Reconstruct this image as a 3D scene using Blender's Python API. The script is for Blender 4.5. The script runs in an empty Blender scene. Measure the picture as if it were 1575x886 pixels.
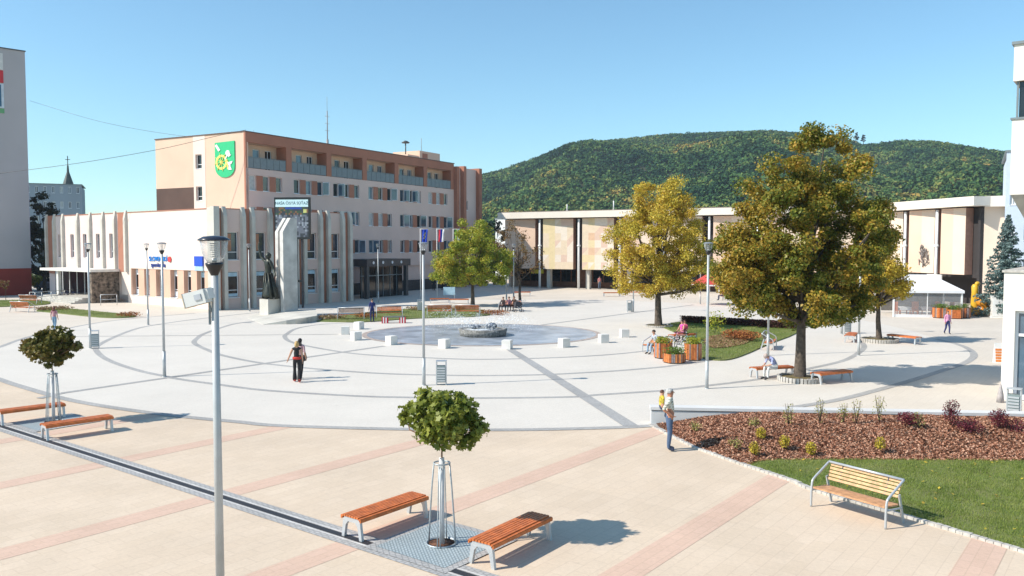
import bpy, bmesh, math, random
import numpy as np
from math import sin, cos, pi, radians, atan, atan2, sqrt
from mathutils import Vector, Matrix
random.seed(7)
SC = bpy.context.scene
COL = SC.collection
# ------------------------------------------------------------------ camera
F_PX, CX, CY, CAM_H = 1280.0, 787.5, 443.0, 5.6
PITCH = atan(66 / 1280)
cd = bpy.data.cameras.new('camera')
cam = bpy.data.objects.new('camera', cd); COL.objects.link(cam)
cam.location = (0, 0, CAM_H); cam.rotation_euler = (pi / 2 - PITCH, 0, 0)
cd.sensor_width = 36; cd.lens = 36 * F_PX / 1575; cd.clip_start = .1; cd.clip_end = 6000
SC.camera = cam
# ------------------------------------------------------------------ light
EL = radians(40); AZX, AZY = -.966, -.26
w = bpy.data.worlds.new('World'); SC.world = w; w.use_nodes = True
nt = w.node_tree; bg = nt.nodes['Background']
sky = nt.nodes.new('ShaderNodeTexSky'); sky.sky_type = 'NISHITA'; sky.sun_disc = False
sky.sun_elevation = EL; sky.sun_rotation = atan2(AZX, AZY); sky.altitude = 200
sky.air_density = 1.0; sky.dust_density = .15; sky.ozone_density = 1.6
tint = nt.nodes.new('ShaderNodeVectorMath'); tint.operation = 'MULTIPLY'; tint.inputs[1].default_value = (.76, 1.01, 1.03)
nt.links.new(sky.outputs[0], tint.inputs[0]); nt.links.new(tint.outputs[0], bg.inputs[0]); bg.inputs[1].default_value = .138
sd = bpy.data.lights.new('sun', 'SUN'); sun = bpy.data.objects.new('sun', sd); COL.objects.link(sun)
sd.energy = 5.0; sd.angle = radians(.53); sd.color = (1, .93, .82)
Ld = Vector((-AZX * cos(EL), -AZY * cos(EL), -sin(EL)))
sun.rotation_euler = Ld.to_track_quat('-Z', 'Y').to_euler()
SC.view_settings.view_transform = 'Standard'; SC.view_settings.look = 'None'
SC.view_settings.exposure = .38; SC.view_settings.gamma = 1
SC.cycles.max_bounces = 6; SC.cycles.transparent_max_bounces = 16
# ------------------------------------------------------------------ survey helpers
def ray(px, py):
    a = (px - CX) / F_PX; b = (CY - py) / F_PX
    return Vector((a, cos(PITCH) + b * sin(PITCH), -sin(PITCH) + b * cos(PITCH)))
def G(px, py, z=0.0):
    r = ray(px, py); t = (z - CAM_H) / r.z
    return Vector((r.x * t, r.y * t, z))
def atd(px, py, Y):
    r = ray(px, py); return Vector((r.x, r.y, r.z)) * (Y / r.y) + Vector((0, 0, CAM_H))
# ------------------------------------------------------------------ materials
def lnk(n, a, b): n.links.new(a, b)
MATS = {}
def mat(name, col, rough=.7, var=.12, scale=3.0, bump=0.0, bscale=40., metal=0, spec=.5, col2=None, trans=None, coords='Object'):
    if name in MATS: return MATS[name]
    m = bpy.data.materials.new(name); m.use_nodes = True; n = m.node_tree
    b = n.nodes['Principled BSDF']; b.inputs['Roughness'].default_value = rough
    b.inputs['Metallic'].default_value = metal; b.inputs['Specular IOR Level'].default_value = spec
    tc = n.nodes.new('ShaderNodeTexCoord'); co = tc.outputs[coords]
    ns = n.nodes.new('ShaderNodeTexNoise'); ns.inputs['Scale'].default_value = scale; ns.inputs['Detail'].default_value = 6
    lnk(n, co, ns.inputs['Vector'])
    cr = n.nodes.new('ShaderNodeValToRGB')
    c2 = col2 or tuple(max(0, c * (1 - var * 1.6)) for c in col)
    c1 = tuple(min(1, c * (1 + var * .5)) for c in col)
    cr.color_ramp.elements[0].position = .3; cr.color_ramp.elements[1].position = .7
    cr.color_ramp.elements[0].color = (*c2, 1); cr.color_ramp.elements[1].color = (*c1, 1)
    lnk(n, ns.outputs['Fac'], cr.inputs[0]); lnk(n, cr.outputs[0], b.inputs['Base Color'])
    if bump:
        nb = n.nodes.new('ShaderNodeTexNoise'); nb.inputs['Scale'].default_value = bscale; nb.inputs['Detail'].default_value = 4
        lnk(n, co, nb.inputs['Vector']); bp = n.nodes.new('ShaderNodeBump'); bp.inputs['Strength'].default_value = bump
        bp.inputs['Distance'].default_value = .02
        lnk(n, nb.outputs['Fac'], bp.inputs['Height']); lnk(n, bp.outputs[0], b.inputs['Normal'])
    MATS[name] = m; return m
def island_mat(name, cols, rough=.6, transl=.0, nscale=.0, bump=0, bscale=3., spec=.3):
    """colour picked per loose piece (leaf, chip, tree of the wood)"""
    m = bpy.data.materials.new(name); m.use_nodes = True; n = m.node_tree
    b = n.nodes['Principled BSDF']; b.inputs['Roughness'].default_value = rough; b.inputs['Specular IOR Level'].default_value = spec
    g = n.nodes.new('ShaderNodeNewGeometry'); cr = n.nodes.new('ShaderNodeValToRGB')
    el = cr.color_ramp.elements
    while len(el) < len(cols): el.new(.5)
    for i, c in enumerate(cols):
        el[i].position = i / (len(cols) - 1); el[i].color = (*c, 1)
    val = g.outputs['Random Per Island']
    if nscale:
        tc = n.nodes.new('ShaderNodeTexCoord'); ns = n.nodes.new('ShaderNodeTexNoise'); ns.inputs['Scale'].default_value = nscale
        ns.inputs['Detail'].default_value = 2
        lnk(n, tc.outputs['Object'], ns.inputs['Vector'])
        mx = n.nodes.new('ShaderNodeMath'); mx.operation = 'MULTIPLY_ADD'; mx.inputs[1].default_value = .55
        lnk(n, val, mx.inputs[0])
        m2 = n.nodes.new('ShaderNodeMath'); m2.operation = 'MULTIPLY_ADD'; m2.inputs[1].default_value = 1.5; m2.inputs[2].default_value = -.52
        lnk(n, ns.outputs['Fac'], m2.inputs[0]); lnk(n, m2.outputs[0], mx.inputs[2]); val = mx.outputs[0]
    lnk(n, val, cr.inputs[0]); lnk(n, cr.outputs[0], b.inputs['Base Color'])
    out = n.nodes['Material Output']
    if bump:
        tc = n.nodes.new('ShaderNodeTexCoord'); nb = n.nodes.new('ShaderNodeTexNoise'); nb.inputs['Scale'].default_value = bscale
        nb.inputs['Detail'].default_value = 3
        lnk(n, tc.outputs['Object'], nb.inputs['Vector']); bp = n.nodes.new('ShaderNodeBump'); bp.inputs['Strength'].default_value = bump
        bp.inputs['Distance'].default_value = 1.0
        lnk(n, nb.outputs['Fac'], bp.inputs['Height']); lnk(n, bp.outputs[0], b.inputs['Normal'])
    if transl:
        t = n.nodes.new('ShaderNodeBsdfTranslucent'); mx = n.nodes.new('ShaderNodeMixShader'); mx.inputs[0].default_value = transl
        lnk(n, cr.outputs[0], t.inputs[0]); lnk(n, b.outputs[0], mx.inputs[1]); lnk(n, t.outputs[0], mx.inputs[2]); lnk(n, mx.outputs[0], out.inputs[0])
    return m
def clear_mat(name, col=(1, 1, 1), mixf=.22, rough=.05, rim=0):
    m = bpy.data.materials.new(name); m.use_nodes = True; n = m.node_tree
    b = n.nodes['Principled BSDF']; b.inputs['Base Color'].default_value = (*col, 1); b.inputs['Roughness'].default_value = rough
    t = n.nodes.new('ShaderNodeBsdfTransparent'); mx = n.nodes.new('ShaderNodeMixShader'); mx.inputs[0].default_value = mixf
    if rim:
        lw = n.nodes.new('ShaderNodeLayerWeight'); lw.inputs[0].default_value = .35; mr = n.nodes.new('ShaderNodeMapRange'); mr.inputs[1].default_value = .1; mr.inputs[2].default_value = .9
        mr.inputs[3].default_value = mixf; mr.inputs[4].default_value = rim; lnk(n, lw.outputs['Facing'], mr.inputs[0]); lnk(n, mr.outputs[0], mx.inputs[0])
    lnk(n, t.outputs[0], mx.inputs[1]); lnk(n, b.outputs[0], mx.inputs[2]); lnk(n, mx.outputs[0], n.nodes['Material Output'].inputs[0])
    return m
GA = radians(-37.7)      # street grid: u runs right and towards the camera, v away
def paving(name, c1, c2, mortar, bw, bh, rough=.75, nz=.1):
    m = bpy.data.materials.new(name); m.use_nodes = True; n = m.node_tree; b = n.nodes['Principled BSDF']
    b.inputs['Roughness'].default_value = rough; b.inputs['Specular IOR Level'].default_value = .25
    tc = n.nodes.new('ShaderNodeTexCoord'); mp = n.nodes.new('ShaderNodeMapping'); mp.inputs['Rotation'].default_value = (0, 0, -GA + pi / 2)
    lnk(n, tc.outputs['Object'], mp.inputs[0])
    br = n.nodes.new('ShaderNodeTexBrick'); br.inputs['Color1'].default_value = (*c1, 1); br.inputs['Color2'].default_value = (*c2, 1)
    br.inputs['Mortar'].default_value = (*mortar, 1); br.inputs['Scale'].default_value = 1; br.inputs['Brick Width'].default_value = bw
    br.inputs['Row Height'].default_value = bh; br.inputs['Mortar Size'].default_value = .012; br.inputs['Mortar Smooth'].default_value = .4
    lnk(n, mp.outputs[0], br.inputs['Vector'])
    ns = n.nodes.new('ShaderNodeTexNoise'); ns.inputs['Scale'].default_value = .35; ns.inputs['Detail'].default_value = 8; ns.inputs['Roughness'].default_value = .65
    lnk(n, tc.outputs['Object'], ns.inputs['Vector'])
    mr = n.nodes.new('ShaderNodeMapRange'); mr.inputs[1].default_value = .3; mr.inputs[2].default_value = .7; mr.inputs[3].default_value = 1 - nz; mr.inputs[4].default_value = 1 + nz * .6
    lnk(n, ns.outputs['Fac'], mr.inputs[0])
    # small dark spots of dirt
    n2 = n.nodes.new('ShaderNodeTexNoise'); n2.inputs['Scale'].default_value = 2.2; n2.inputs['Detail'].default_value = 3
    lnk(n, tc.outputs['Object'], n2.inputs['Vector'])
    m2 = n.nodes.new('ShaderNodeMapRange'); m2.inputs[1].default_value = .7; m2.inputs[2].default_value = .8; m2.inputs[3].default_value = 1; m2.inputs[4].default_value = .86
    lnk(n, n2.outputs['Fac'], m2.inputs[0])
    mm = n.nodes.new('ShaderNodeMath'); mm.operation = 'MULTIPLY'; lnk(n, mr.outputs[0], mm.inputs[0]); lnk(n, m2.outputs[0], mm.inputs[1])
    n3 = n.nodes.new('ShaderNodeTexNoise'); n3.inputs['Scale'].default_value = 14; n3.inputs['Detail'].default_value = 5
    lnk(n, tc.outputs['Object'], n3.inputs['Vector']); m3 = n.nodes.new('ShaderNodeMapRange'); m3.inputs[1].default_value = .3; m3.inputs[2].default_value = .7; m3.inputs[3].default_value = .95; m3.inputs[4].default_value = 1.04
    lnk(n, n3.outputs['Fac'], m3.inputs[0]); m4_ = n.nodes.new('ShaderNodeMath'); m4_.operation = 'MULTIPLY'; lnk(n, mm.outputs[0], m4_.inputs[0]); lnk(n, m3.outputs[0], m4_.inputs[1])
    # larger tone patches, a bay of slabs at a time
    vo = n.nodes.new('ShaderNodeTexVoronoi'); vo.distance = 'CHEBYCHEV'; vo.inputs['Scale'].default_value = .22; lnk(n, mp.outputs[0], vo.inputs['Vector'])
    sx_ = n.nodes.new('ShaderNodeSeparateColor'); lnk(n, vo.outputs['Color'], sx_.inputs[0]); m5 = n.nodes.new('ShaderNodeMapRange'); m5.inputs[3].default_value = 1 - nz * .35; m5.inputs[4].default_value = 1 + nz * .25
    lnk(n, sx_.outputs[0], m5.inputs[0]); mm = n.nodes.new('ShaderNodeMath'); mm.operation = 'MULTIPLY'; lnk(n, m4_.outputs[0], mm.inputs[0]); lnk(n, m5.outputs[0], mm.inputs[1])
    vm = n.nodes.new('ShaderNodeVectorMath'); vm.operation = 'SCALE'; lnk(n, br.outputs['Color'], vm.inputs[0]); lnk(n, mm.outputs[0], vm.inputs['Scale'])
    lnk(n, vm.outputs[0], b.inputs['Base Color'])
    return m
M_beige = paving('beige_slabs', (.645, .525, .405), (.62, .50, .38), (.58, .465, .355), .62, .31, nz=.10)
M_white = paving('pale_setts', (.645, .60, .54), (.63, .585, .525), (.60, .56, .505), .4, .2, nz=.05)
M_pink = paving('pink_slabs', (.635, .45, .35), (.61, .43, .33), (.56, .40, .305), .4, .2, nz=.1)
M_cream = paving('cream_slabs', (.63, .565, .485), (.61, .545, .465), (.57, .51, .44), .6, .3, nz=.07)
M_grey = paving('grey_setts', (.44, .43, .42), (.37, .365, .36), (.27, .27, .27), .1, .1, nz=.15)
M_line = paving('dark_grey_setts', (.42, .405, .39), (.36, .35, .34), (.3, .3, .29), .15, .15, nz=.15)
M_dark = mat('drain_slot', (.03, .03, .035), .6)
M_far = mat('far_ground', (.30, .31, .20), .9, .3, .05)
M_conc = mat('concrete', (.52, .50, .46), .85, .16, 1.5, .3, 30)
M_concw = mat('white_concrete', (.72, .70, .66), .8, .08, 2, .15, 30)
M_stone = mat('kerb_stone', (.52, .49, .45), .8, .2, 6, .3, 30)
M_alu = mat('aluminium_grey', (.52, .54, .56), .38, .06, 5, metal=.35)
M_post = mat('lamp_post_grey', (.47, .49, .50), .45, .07, 4, metal=.2)
M_black = mat('black_cast', (.012, .012, .014), .35, .1)
M_cap = mat('lamp_cap_dark', (.03, .035, .05), .25, .1)
M_capw = mat('lamp_cap_grey', (.22, .24, .27), .35, .1)
M_lamp = clear_mat('lamp_glass', (.50, .53, .56), .14, .03, .85)
M_lens = mat('lamp_louvre', (.55, .55, .55), .4, .1, metal=.5)
M_slat = mat('orange_slats', (.60, .165, .04), .5, .22, 7, .3, 25)
M_slatl = mat('pale_wood_slats', (.58, .31, .16), .5, .25, 7, .3, 25)
M_slatb = mat('back_wood_slats', (.60, .35, .165), .5, .22, 7, .3, 25)
M_bark = mat('bark', (.11, .085, .065), .9, .4, 6, 1.0, 18)
M_barkp = mat('pale_bark', (.28, .16, .10), .8, .3, 10, .5, 30)
M_glass = mat('window_glass', (.035, .055, .085), .06, .35, .7, spec=.8)
M_glassd = mat('dark_glass', (.015, .018, .022), .08, .3, .8, spec=.6)
M_wf = mat('white_frame', (.75, .76, .78), .4, .03)
M_peach = mat('peach_plaster', (.70, .50, .38), .9, .05, .35, .15, 60)
M_rose = mat('rose_plaster', (.68, .515, .455), .9, .05, .3, .15, 60)
M_brown = mat('terracotta_plaster', (.40, .17, .11), .9, .08, .6, .15, 60)
M_dbrown = mat('shaded_brown_plaster', (.10, .06, .048), .9, .1, .6)  # brown paint made darker, the shade on the lower wall is in the colour
M_creamw = mat('pale_rose_plaster', (.76, .635, .56), .9, .04, .3, .15, 60)
M_fin = mat('fin_concrete', (.58, .55, .49), .85, .12, .8, .3, 25)
M_pinky = mat('panel_peach', (.66, .42, .31), .9, .06, .6)
M_fasc = mat('fascia_cream', (.72, .66, .58), .7, .05, .5)
M_railg = mat('balcony_panel_grey', (.18, .215, .23), .5, .08, 3)
M_gblock = mat('grey_render', (.43, .415, .43), .9, .06, .25, .2, 40)
M_red = mat('red_render', (.25, .035, .025), .85, .1, .8)
M_soil = mat('soil', (.07, .045, .03), .95, .4, 8, .6, 40)
M_water = mat('pool_water', (.42, .46, .52), .25, .3, .6, .6, 9, spec=.6)
M_steel = mat('galvanised', (.42, .47, .50), .45, .15, 9, metal=.4)
M_bluegr = mat('grate_steel', (.43, .50, .52), .5, .12, 12, metal=.2)
M_white_p = mat('white_paint', (.78, .78, .77), .5, .04)
M_grass0 = mat('turf', (.10, .14, .03), .95, .45, 1.1, .8, 60, col2=(.19, .19, .07))
M_skin = mat('skin', (.55, .30, .20), .5, .08, 6)
# ------------------------------------------------------------------ mesh builder
class MB:
    def __init__(s): s.v = []; s.f = []; s.m = []; s.s = []; s.g = []
    def add(s, vs, fs, m=0, sm=False):
        o = len(s.v); s.g.append((o, len(s.f))); s.v += [tuple(p) for p in vs]
        for q in fs: s.f.append([i + o for i in q]); s.m.append(m); s.s.append(sm)
        return s
    def hexa(s, P, m=0):
        return s.add(P, [(0, 3, 2, 1), (4, 5, 6, 7), (0, 1, 5, 4), (1, 2, 6, 5), (2, 3, 7, 6), (3, 0, 4, 7)], m)
    def box(s, x0, x1, y0, y1, z0, z1, m=0):
        return s.hexa([(x0, y0, z0), (x1, y0, z0), (x1, y1, z0), (x0, y1, z0), (x0, y0, z1), (x1, y0, z1), (x1, y1, z1), (x0, y1, z1)], m)
    def fbox(s, F, a, b, o0, o1, z0, z1, m=0):
        return s.hexa([F(a, o0, z0), F(b, o0, z0), F(b, o1, z0), F(a, o1, z0), F(a, o0, z1), F(b, o0, z1), F(b, o1, z1), F(a, o1, z1)], m)
    def bar(s, p, q, wd, ht, m=0, up=(0, 0, 1)):
        p = Vector(p); q = Vector(q); d = (q - p).normalized(); up = Vector(up)
        if abs(d.dot(up)) > .98: up = Vector((0, 1, 0))
        x = d.cross(up).normalized() * wd / 2; y = x.cross(d).normalized() * ht / 2
        return s.hexa([p - x - y, p + x - y, q + x - y, q - x - y, p - x + y, p + x + y, q + x + y, q - x + y], m)
    def prism(s, poly, z0, z1, m=0, top=None):
        n = len(poly); top = top or poly
        return s.add([(p[0], p[1], z0) for p in poly] + [(p[0], p[1], z1) for p in top],
                     [list(range(n))[::-1], list(range(n, 2 * n))] + [(i, (i + 1) % n, n + (i + 1) % n, n + i) for i in range(n)], m)
    def extr(s, poly, vec, m=0):
        n = len(poly); vec = Vector(vec)
        return s.add([Vector(p) for p in poly] + [Vector(p) + vec for p in poly],
                     [list(range(n))[::-1], list(range(n, 2 * n))] + [(i, (i + 1) % n, n + (i + 1) % n, n + i) for i in range(n)], m)
    def tube(s, pts, r, n=8, m=0, sm=True, cap=True):
        pts = [Vector(p) for p in pts]; k = len(pts)
        if not hasattr(r, '__len__'): r = [r] * k
        vs = []; prev = None
        for i, p in enumerate(pts):
            d = (pts[min(i + 1, k - 1)] - pts[max(i - 1, 0)]).normalized()
            if prev is None:
                a = Vector((0, 0, 1)) if abs(d.z) < .9 else Vector((1, 0, 0)); x = d.cross(a).normalized()
            else:
                x = (prev - d * prev.dot(d)).normalized()
            prev = x; y = d.cross(x)
            for j in range(n):
                t = 2 * pi * j / n; vs.append(p + (x * cos(t) + y * sin(t)) * r[i])
        fs = [(i * n + j, i * n + (j + 1) % n, (i + 1) * n + (j + 1) % n, (i + 1) * n + j) for i in range(k - 1) for j in range(n)]
        if cap: fs += [list(range(n))[::-1], list(range((k - 1) * n, k * n))]
        return s.add(vs, fs, m, sm)
    def lathe(s, prof, c=(0, 0, 0), n=16, m=0, sm=True, sx=1, sy=1):
        vs = []; k = len(prof)
        for r, z in prof:
            for j in range(n):
                t = 2 * pi * j / n; vs.append((c[0] + r * cos(t) * sx, c[1] + r * sin(t) * sy, c[2] + z))
        fs = [(i * n + j, i * n + (j + 1) % n, (i + 1) * n + (j + 1) % n, (i + 1) * n + j) for i in range(k - 1) for j in range(n)]
        if prof[0][0] > 1e-4: fs.append(list(range(n))[::-1])
        if prof[-1][0] > 1e-4: fs.append(list(range((k - 1) * n, k * n)))
        return s.add(vs, fs, m, sm)
    def ell(s, c, rx, ry, rz, n=10, k=7, m=0, jit=0):
        prof = [(sin(pi * i / k), -cos(pi * i / k)) for i in range(k + 1)]; vs = []
        for r, z in prof:
            for j in range(n):
                t = 2 * pi * j / n; q = 1 + random.uniform(-jit, jit)
                vs.append((c[0] + r * cos(t) * rx * q, c[1] + r * sin(t) * ry * q, c[2] + z * rz * q))
        fs = [(i * n + j, i * n + (j + 1) % n, (i + 1) * n + (j + 1) % n, (i + 1) * n + j) for i in range(k) for j in range(n)]
        return s.add(vs, fs, m, True)
    def build(s, name, mats, parent=None, loc=None, rz=None, fix=True):
        me = bpy.data.meshes.new(name); me.from_pydata(s.v, [], s.f)
        if not isinstance(mats, (list, tuple)): mats = [mats]
        for m in mats: me.materials.append(m)
        me.polygons.foreach_set('material_index', s.m); me.polygons.foreach_set('use_smooth', s.s)
        if fix:
            bm = bmesh.new(); bm.from_mesh(me); bmesh.ops.recalc_face_normals(bm, faces=bm.faces); bm.to_mesh(me); bm.free()
        me.update(); o = bpy.data.objects.new(name, me); COL.objects.link(o)
        if parent: o.parent = parent
        if loc is not None: o.location = loc
        if rz is not None: o.rotation_euler = (0, 0, rz)
        return o
def each(mb, name, mats, parent):
    """every piece added to the builder becomes a part of its own"""
    g = mb.g + [(len(mb.v), len(mb.f))]; out = []
    for (v0, f0), (v1, f1) in zip(g[:-1], g[1:]):
        q = MB(); q.add(mb.v[v0:v1], [[i - v0 for i in f] for f in mb.f[f0:f1]]); q.m = mb.m[f0:f1]; q.s = mb.s[f0:f1]; out.append(q.build(name, mats, parent))
    return out
def tag(o, label=None, cat=None, group=None, kind=None):
    if label: o['label'] = label
    if cat: o['category'] = cat
    if group: o['group'] = group
    if kind: o['kind'] = kind
    return o
def thing(name, label, cat, loc=(0, 0, 0), rz=0, group=None):
    o = bpy.data.objects.new(name, None); COL.objects.link(o); o.location = loc; o.rotation_euler = (0, 0, rz)
    o.empty_display_size = .3
    return tag(o, label, cat, group)
KIDS = lambda o: [c for c in bpy.data.objects if c.parent == o]
def dup(root, loc, rz, label, sc=1.0):
    r = root.copy(); COL.objects.link(r); r.location = loc; r.rotation_euler = (0, 0, rz); r['label'] = label; r.scale = (sc,) * 3
    for ch in KIDS(root):
        c = ch.copy(); COL.objects.link(c); c.parent = r
        for g in KIDS(ch):
            d = g.copy(); COL.objects.link(d); d.parent = c
    return r
def struct(o): o['kind'] = 'structure'; return o
def fast_mesh(name, V, Fc, mats, parent=None, smooth=False, midx=None):
    """V (n,3), Fc (m,k) constant face size"""
    me = bpy.data.meshes.new(name); m, k = Fc.shape
    me.vertices.add(len(V)); me.vertices.foreach_set('co', V.astype(np.float32).ravel())
    me.loops.add(m * k); me.loops.foreach_set('vertex_index', Fc.astype(np.int32).ravel())
    me.polygons.add(m); me.polygons.foreach_set('loop_start', np.arange(0, m * k, k, dtype=np.int32))
    me.polygons.foreach_set('loop_total', np.full(m, k, dtype=np.int32))
    if smooth: me.polygons.foreach_set('use_smooth', np.ones(m, dtype=bool))
    for q in (mats if isinstance(mats, (list, tuple)) else [mats]): me.materials.append(q)
    if midx is not None: me.polygons.foreach_set('material_index', midx.astype(np.int32))
    me.update(calc_edges=True); me.validate()
    o = bpy.data.objects.new(name, me); COL.objects.link(o)
    if parent: o.parent = parent
    return o
def text_obj(name, txt, size, m, parent, mtx, depth=.004):
    cu = bpy.data.curves.new(name, 'FONT'); cu.body = txt; cu.size = size; cu.extrude = depth; cu.align_x = 'CENTER'; cu.align_y = 'CENTER'
    t = bpy.data.objects.new(name, cu); COL.objects.link(t)
    me = bpy.data.meshes.new_from_object(t, depsgraph=bpy.context.evaluated_depsgraph_get())
    bpy.data.objects.remove(t); me.materials.clear(); me.materials.append(m)
    o = bpy.data.objects.new(name, me); COL.objects.link(o); o.parent = parent; o.matrix_local = mtx
    return o
def smooth_path(pts, step=6):
    out = []; n = len(pts)
    for i in range(n - 1):
        p0 = pts[max(i - 1, 0)]; p1 = pts[i]; p2 = pts[i + 1]; p3 = pts[min(i + 2, n - 1)]
        for k in range(step):
            t = k / step
            out.append(.5 * ((2 * p1) + (p2 - p0) * t + (2 * p0 - 5 * p1 + 4 * p2 - p3) * t * t + (3 * p1 - p0 - 3 * p2 + p3) * t ** 3))
    out.append(pts[-1]); return out
def strip(mb, pts, wd, z, m=0):
    L = []
    for i, p in enumerate(pts):
        d = pts[min(i + 1, len(pts) - 1)] - pts[max(i - 1, 0)]; nn = Vector((-d.y, d.x, 0)).normalized() * wd / 2
        L.append((p + nn, p - nn))
    vs = []
    for a, b in L: vs += [(a.x, a.y, z), (b.x, b.y, z)]
    mb.add(vs, [(2 * i, 2 * i + 1, 2 * i + 3, 2 * i + 2) for i in range(len(L) - 1)], m)
# ================================================================== GROUND
gm = MB(); gm.add([(-1600, -150, 0), (1600, -150, 0), (1600, 1600, 0), (-1600, 1600, 0)], [(0, 1, 2, 3)])
struct(gm.build('terrain', M_far, fix=False, loc=(0, 0, -.02)))
gm = MB(); gm.add([(-75, -12, 0), (75, -12, 0), (75, 135, 0), (-75, 135, 0)], [(0, 1, 2, 3)])
struct(gm.build('pavement', M_beige, fix=False))
U = Vector((.79, -.61, 0)).normalized(); Vv = Vector((.61, .79, 0)).normalized()
def grid(a, b): return U * a + Vv * b
sb = MB()
for a in (-25.9, -21.15, -16.4, -11.75, -7.0, -2.3, 2.5):
    for q in (0,):
        p = grid(a, 2); r = grid(a, 40 if a < -10 else 30)
        strip(sb, [p, r], .62, .004)
struct(sb.build('pink_paving_band', M_pink, fix=False))
OUT = [(0, 534), (42, 519), (96, 507), (142, 498), (178, 493), (228, 488), (300, 482), (400, 477), (520, 470), (640, 464), (760, 461), (880, 461), (1000, 464),
       (1150, 472), (1290, 487), (1390, 506), (1440, 522), (1470, 529), (1490, 537), (1498, 547), (1485, 558), (1450, 570), (1400, 586), (1350, 600), (1290, 615), (1218, 627), (1110, 643),
       (1005, 655), (870, 660), (745, 661.5), (600, 660), (430, 655), (365, 649), (290, 642), (200, 631), (110, 616), (40, 597), (0, 584), (-45, 566), (-45, 547), (0, 534)]
op = smooth_path([G(*p) for p in OUT], 4)
pm = MB(); pm.add([(p.x, p.y, .008) for p in op[:-1]], [list(range(len(op) - 1))])
struct(pm.build('plaza_circle', M_white, fix=False))
cm_ = MB(); cm_.add([G(*q) + Vector((0, 0, .002)) for q in ((1003, 655), (1700, 662), (1700, 470), (1500, 455), (1200, 440), (900, 436), (560, 434), (150, 436), (-150, 445), (-300, 520), (0, 534), (300, 600), (700, 650))], [list(range(13))])
struct(cm_.build('cream_pavement', M_cream, fix=False))
lm = MB()
def line(pts, wd): strip(lm, smooth_path([G(*p) for p in pts], 5), wd, .012)
i0 = OUT.index((1440, 522))
line(OUT[i0:], .34); line(OUT[:7], .3)
line([(500, 489), (430, 491), (369, 497), (341, 504), (313, 514), (304, 520), (298.5, 526), (303, 531), (318, 538), (341, 546.5), (394, 557.5), (458, 565), (509, 569.5), (585, 574.7), (661, 577), (740, 578), (838, 576.5), (914, 572.7), (957, 570), (1016, 565), (1036, 562.5), (1090, 555)], .3)
line([(440, 477), (384, 482), (330, 488), (279, 494), (229, 501.6), (203, 508), (173, 520), (152, 531), (147, 537), (157, 548.5), (178, 559), (216, 571), (249, 578), (279, 584), (330, 591), (407, 600.6), (534, 608.8), (620, 611.5), (741, 612.6), (881, 610.8), (919, 607.7), (1016, 601.4), (1040, 598.7), (1160, 584.5), (1246, 567), (1294, 556), (1316, 546), (1329, 535), (1326, 527)], .3)
line([(560, 496), (496, 499), (458, 505), (442.5, 513), (438, 518), (445, 525), (468, 531.5), (521, 541), (572, 546.5), (661, 550.8), (736, 553), (838, 551), (927, 546.5), (990, 540.4), (1040, 533)], .28)
struct(lm.build('ring_line', M_line, fix=False))
lm = MB()
def sline(a, b, wd): strip(lm, [G(*a), G(*b)], wd, .016)
sline((96, 605), (591, 532.5), .3); sline((833, 500), (1067, 469), .26); sline((100, 518), (520, 514.5), .16); sline((60, 613), (96, 605), .3)
struct(lm.build('paving_line', M_line, fix=False))
lm = MB(); lm.add([(*G(777, 537)[:2], .02), (*G(958, 656)[:2], .02), (*G(983, 656)[:2], .02), (*G(790, 537)[:2], .02)], [(0, 1, 2, 3)])
struct(lm.build('grey_paving_band', M_grey, fix=False))
# drain channel across the foreground
dm = MB(); strip(dm, [grid(-45, 10.5), grid(6, 10.5)], .62, .009)
struct(dm.build('drain_border', M_grey, fix=False))
dm = MB(); strip(dm, [grid(-45, 10.62), grid(6, 10.62)], .05, .0135); strip(dm, [grid(-45, 10.38), grid(6, 10.38)], .05, .0135)
struct(dm.build('drain_rail', mat('pale_drain_edge', (.6, .58, .56), .6), fix=False))
dm = MB(); strip(dm, [grid(-45, 10.5), grid(6, 10.5)], .15, .0145)
struct(dm.build('drain_slot', M_dark, fix=False))
# ================================================================== LEAVES AND TREES
TPL_Q = np.array([(-.5, 0), (0, -.32), (.5, 0), (0, .32)])
def lobed():
    p = []
    for k in range(10):
        t = 2 * pi * k / 10; r = .56 if k % 2 == 0 else .30
        if k == 5: r = .38
        p.append((r * cos(t), r * sin(t)))
    return np.array(p)
TPL_M = lobed()
def leaf_mesh(name, C, size, rng, mats, parent, tpl=TPL_Q, up=.5, out=None, fold=.15):
    n = len(C); k = len(tpl)
    N = rng.normal(size=(n, 3)); N /= np.linalg.norm(N, axis=1, keepdims=True); N[:, 2] += up
    if out is not None: N += out * .6
    N /= np.linalg.norm(N, axis=1, keepdims=True) + 1e-9
    R = rng.normal(size=(n, 3)); A = np.cross(N, R); A /= np.linalg.norm(A, axis=1, keepdims=True) + 1e-9; B = np.cross(N, A)
    s = size * rng.uniform(.7, 1.3, (n, 1, 1))
    P = C[:, None, :] + s * (A[:, None, :] * tpl[None, :, 0, None] + B[:, None, :] * tpl[None, :, 1, None] + N[:, None, :] * (np.abs(tpl[None, :, 1, None]) * fold))
    return fast_mesh(name, P.reshape(-1, 3), np.arange(n * k).reshape(n, k), mats, parent)
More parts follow.
